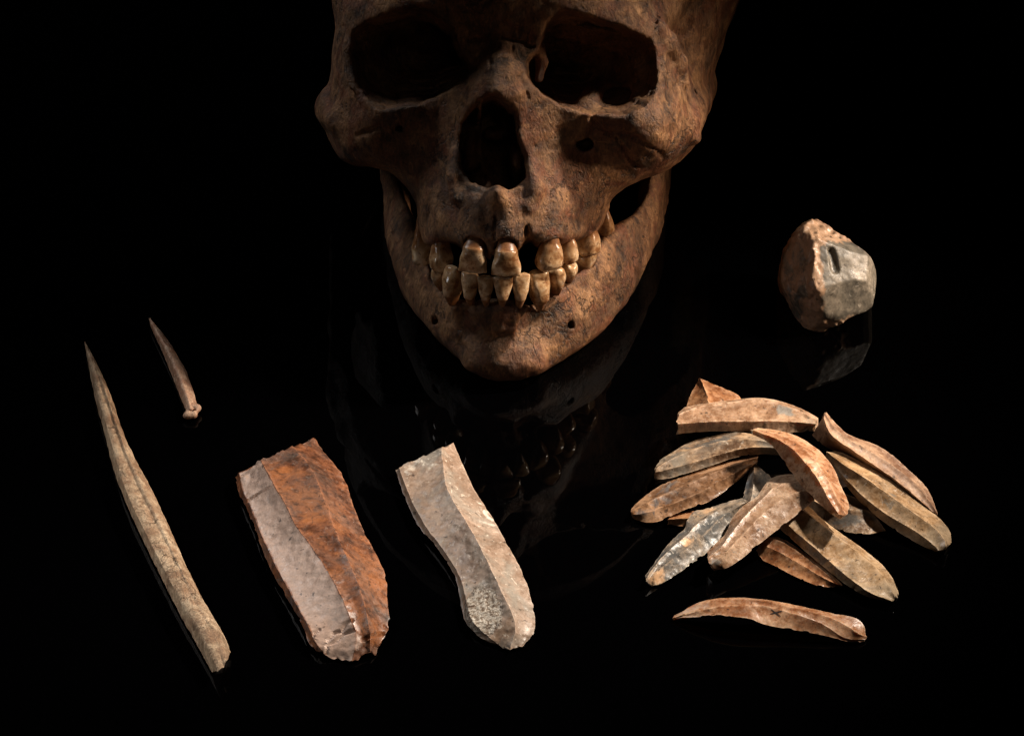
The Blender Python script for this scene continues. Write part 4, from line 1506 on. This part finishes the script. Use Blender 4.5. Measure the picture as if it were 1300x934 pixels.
# ------------------------------------------------------------------ flint core
def make_core():
    g = Grid(-30, 30, -30, 30, -30, 30, 0.42)
    c0 = np.array(mm(1056, 350, 0.0))
    # locate in view frame: the stone rests on the table, its foot at (1030,424)
    zc = None
    foot = mm(1032, 424, 0)
    # depth at which the foot lies on the table
    zf = -foot[1] * cE / sE
    zc = zf + 3.5
    C = np.array(mm(1056, 352, zc))

    def L(px, py, dz):
        return np.array(mm(px, py, zc + dz)) - C
    out = [(1018, 288), (1026, 280), (1045, 279), (1060, 292), (1083, 307), (1103, 322), (1114, 338), (1116, 357), (1111, 381), (1107, 393), (1080, 402), (1046, 421), (1026, 424), (1016, 414),
           (1006, 386), (994, 363), (994, 337), (1002, 307)]
    P = poly2d(g, chaikin(np.array([L(a, b, 0)[:2] for a, b in out]), 1))[:, :, None]
    X, Y, Z = g.axes((slice(None),) * 3)
    d = np.maximum(P, np.abs(Z + 3) - 22).astype(np.float32)
    d = d + 0 * X

    def plane(p, n, k=0.5):
        nonlocal d
        n = np.array(n, dtype=float); n /= np.linalg.norm(n)
        d = smax(d, ((X - p[0]) * n[0] + (Y - p[1]) * n[1] + (Z - p[2]) * n[2]).astype(np.float32), k)
    ridge = L(1032, 350, 10)
    plane(ridge, (-0.84, 0.10, 0.53), 0.6)            # shaded left flank
    plane(L(1032, 340, 10), (0.34, 0.15, 0.93), 0.4)   # lit front right face, upper scars
    plane(L(1080, 340, 5.4), (0.53, 0.14, 0.83), 0.3)
    plane(L(1083, 364, 4.4), (0.44, -0.40, 0.80), 0.2)  # lower scar
    plane(L(1085, 317, 2), (0.42, 0.78, 0.46), 0.4)   # upper right slope
    plane(L(1109, 360, -3), (0.90, 0.02, 0.42), 0.4)
    plane(L(1030, 285, 2), (-0.2, 0.72, 0.66), 1.5)
    plane(L(1060, 405, 2), (0.15, -0.86, 0.48), 1.0)
    plane(L(1010, 395, -4), (-0.65, -0.50, 0.50), 2.0)
    plane(L(1050, 350, -22), (0.1, 0.3, -0.95), 3.0)
    g.d = d.astype(np.float32)
    # flake scars: shallow spherical hollows on the lit face
    chain(g, [L(1050, 301, 10), L(1056, 320, 6.4), L(1061, 341, 7.6)], [0.2, 1.25, 1.7], 0.3, 'sub')
    chain(g, [L(1059, 300, 9), L(1068, 314, 6.2), L(1078, 326, 6.4)], [0.2, 0.8, 0.9], 0.3, 'sub')
    n1 = noise3(g, 6.0, 41) * 0.15
    n2 = noise3(g, 2.2, 42) * 0.35 + noise3(g, 1.1, 43) * 0.22
    # rough cortex along the ridge, top and foot, smooth elsewhere
    px_x = (X - L(1034, 350, 10)[0])
    cort = np.clip(1.25 - np.abs(px_x + 0.5) / 3.6, 0.12, 1) + np.clip((Y - L(0, 312, 0)[1]) / 3.0, 0, 0.8) + np.clip((L(0, 402, 0)[1] - Y) / 3.0, 0, .9)
    cort = np.clip(cort, 0.06, 1)
    cort = np.maximum(cort, (px_x < -2.5) * 0.6)
    g.d += (n1 + n2 * cort * 1.9).astype(np.float32)
    # rest on the table
    tabd = -((Y + C[1]) * cE + (Z + C[2]) * sE) + 0.1
    g.d = np.maximum(g.d, tabd.astype(np.float32))
    V, F = surface_nets(g)
    V, F = drop_small(V, F)
    cv = np.clip(1.3 - np.abs(V[:, 0] - (L(1034, 350, 10)[0] - 0.3)) / 3.6, 0, 1) + np.clip((V[:, 1] - L(0, 318, 0)[1]) / 5.0, 0, 1) + np.clip((L(0, 398, 0)[1] - V[:, 1]) / 4.0, 0, 1)
    cv = np.maximum(cv, (V[:, 0] < L(1028, 350, 10)[0]) * 0.5)
    Wd = to_world(V + C)
    base = np.array([Wd[:, 0].mean(), Wd[:, 1].mean(), Wd[:, 2].min()])
    me = mesh_np('flint_core', Wd - base, F)
    fattr(me, 'patch', np.clip(cv, 0, 1))
    fattr(me, 'crust', np.zeros(len(V)))
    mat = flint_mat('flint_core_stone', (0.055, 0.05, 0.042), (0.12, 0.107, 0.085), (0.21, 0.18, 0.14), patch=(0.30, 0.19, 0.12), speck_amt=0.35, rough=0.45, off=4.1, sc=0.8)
    ob = link('flint_core', me, None, mat)
    ob.location = base
    tag(ob, 'chunky grey flint core with brown rough cortex, alone behind the pile', 'flint core')


make_core()

SC.render.resolution_x = 1024
SC.render.resolution_y = 735
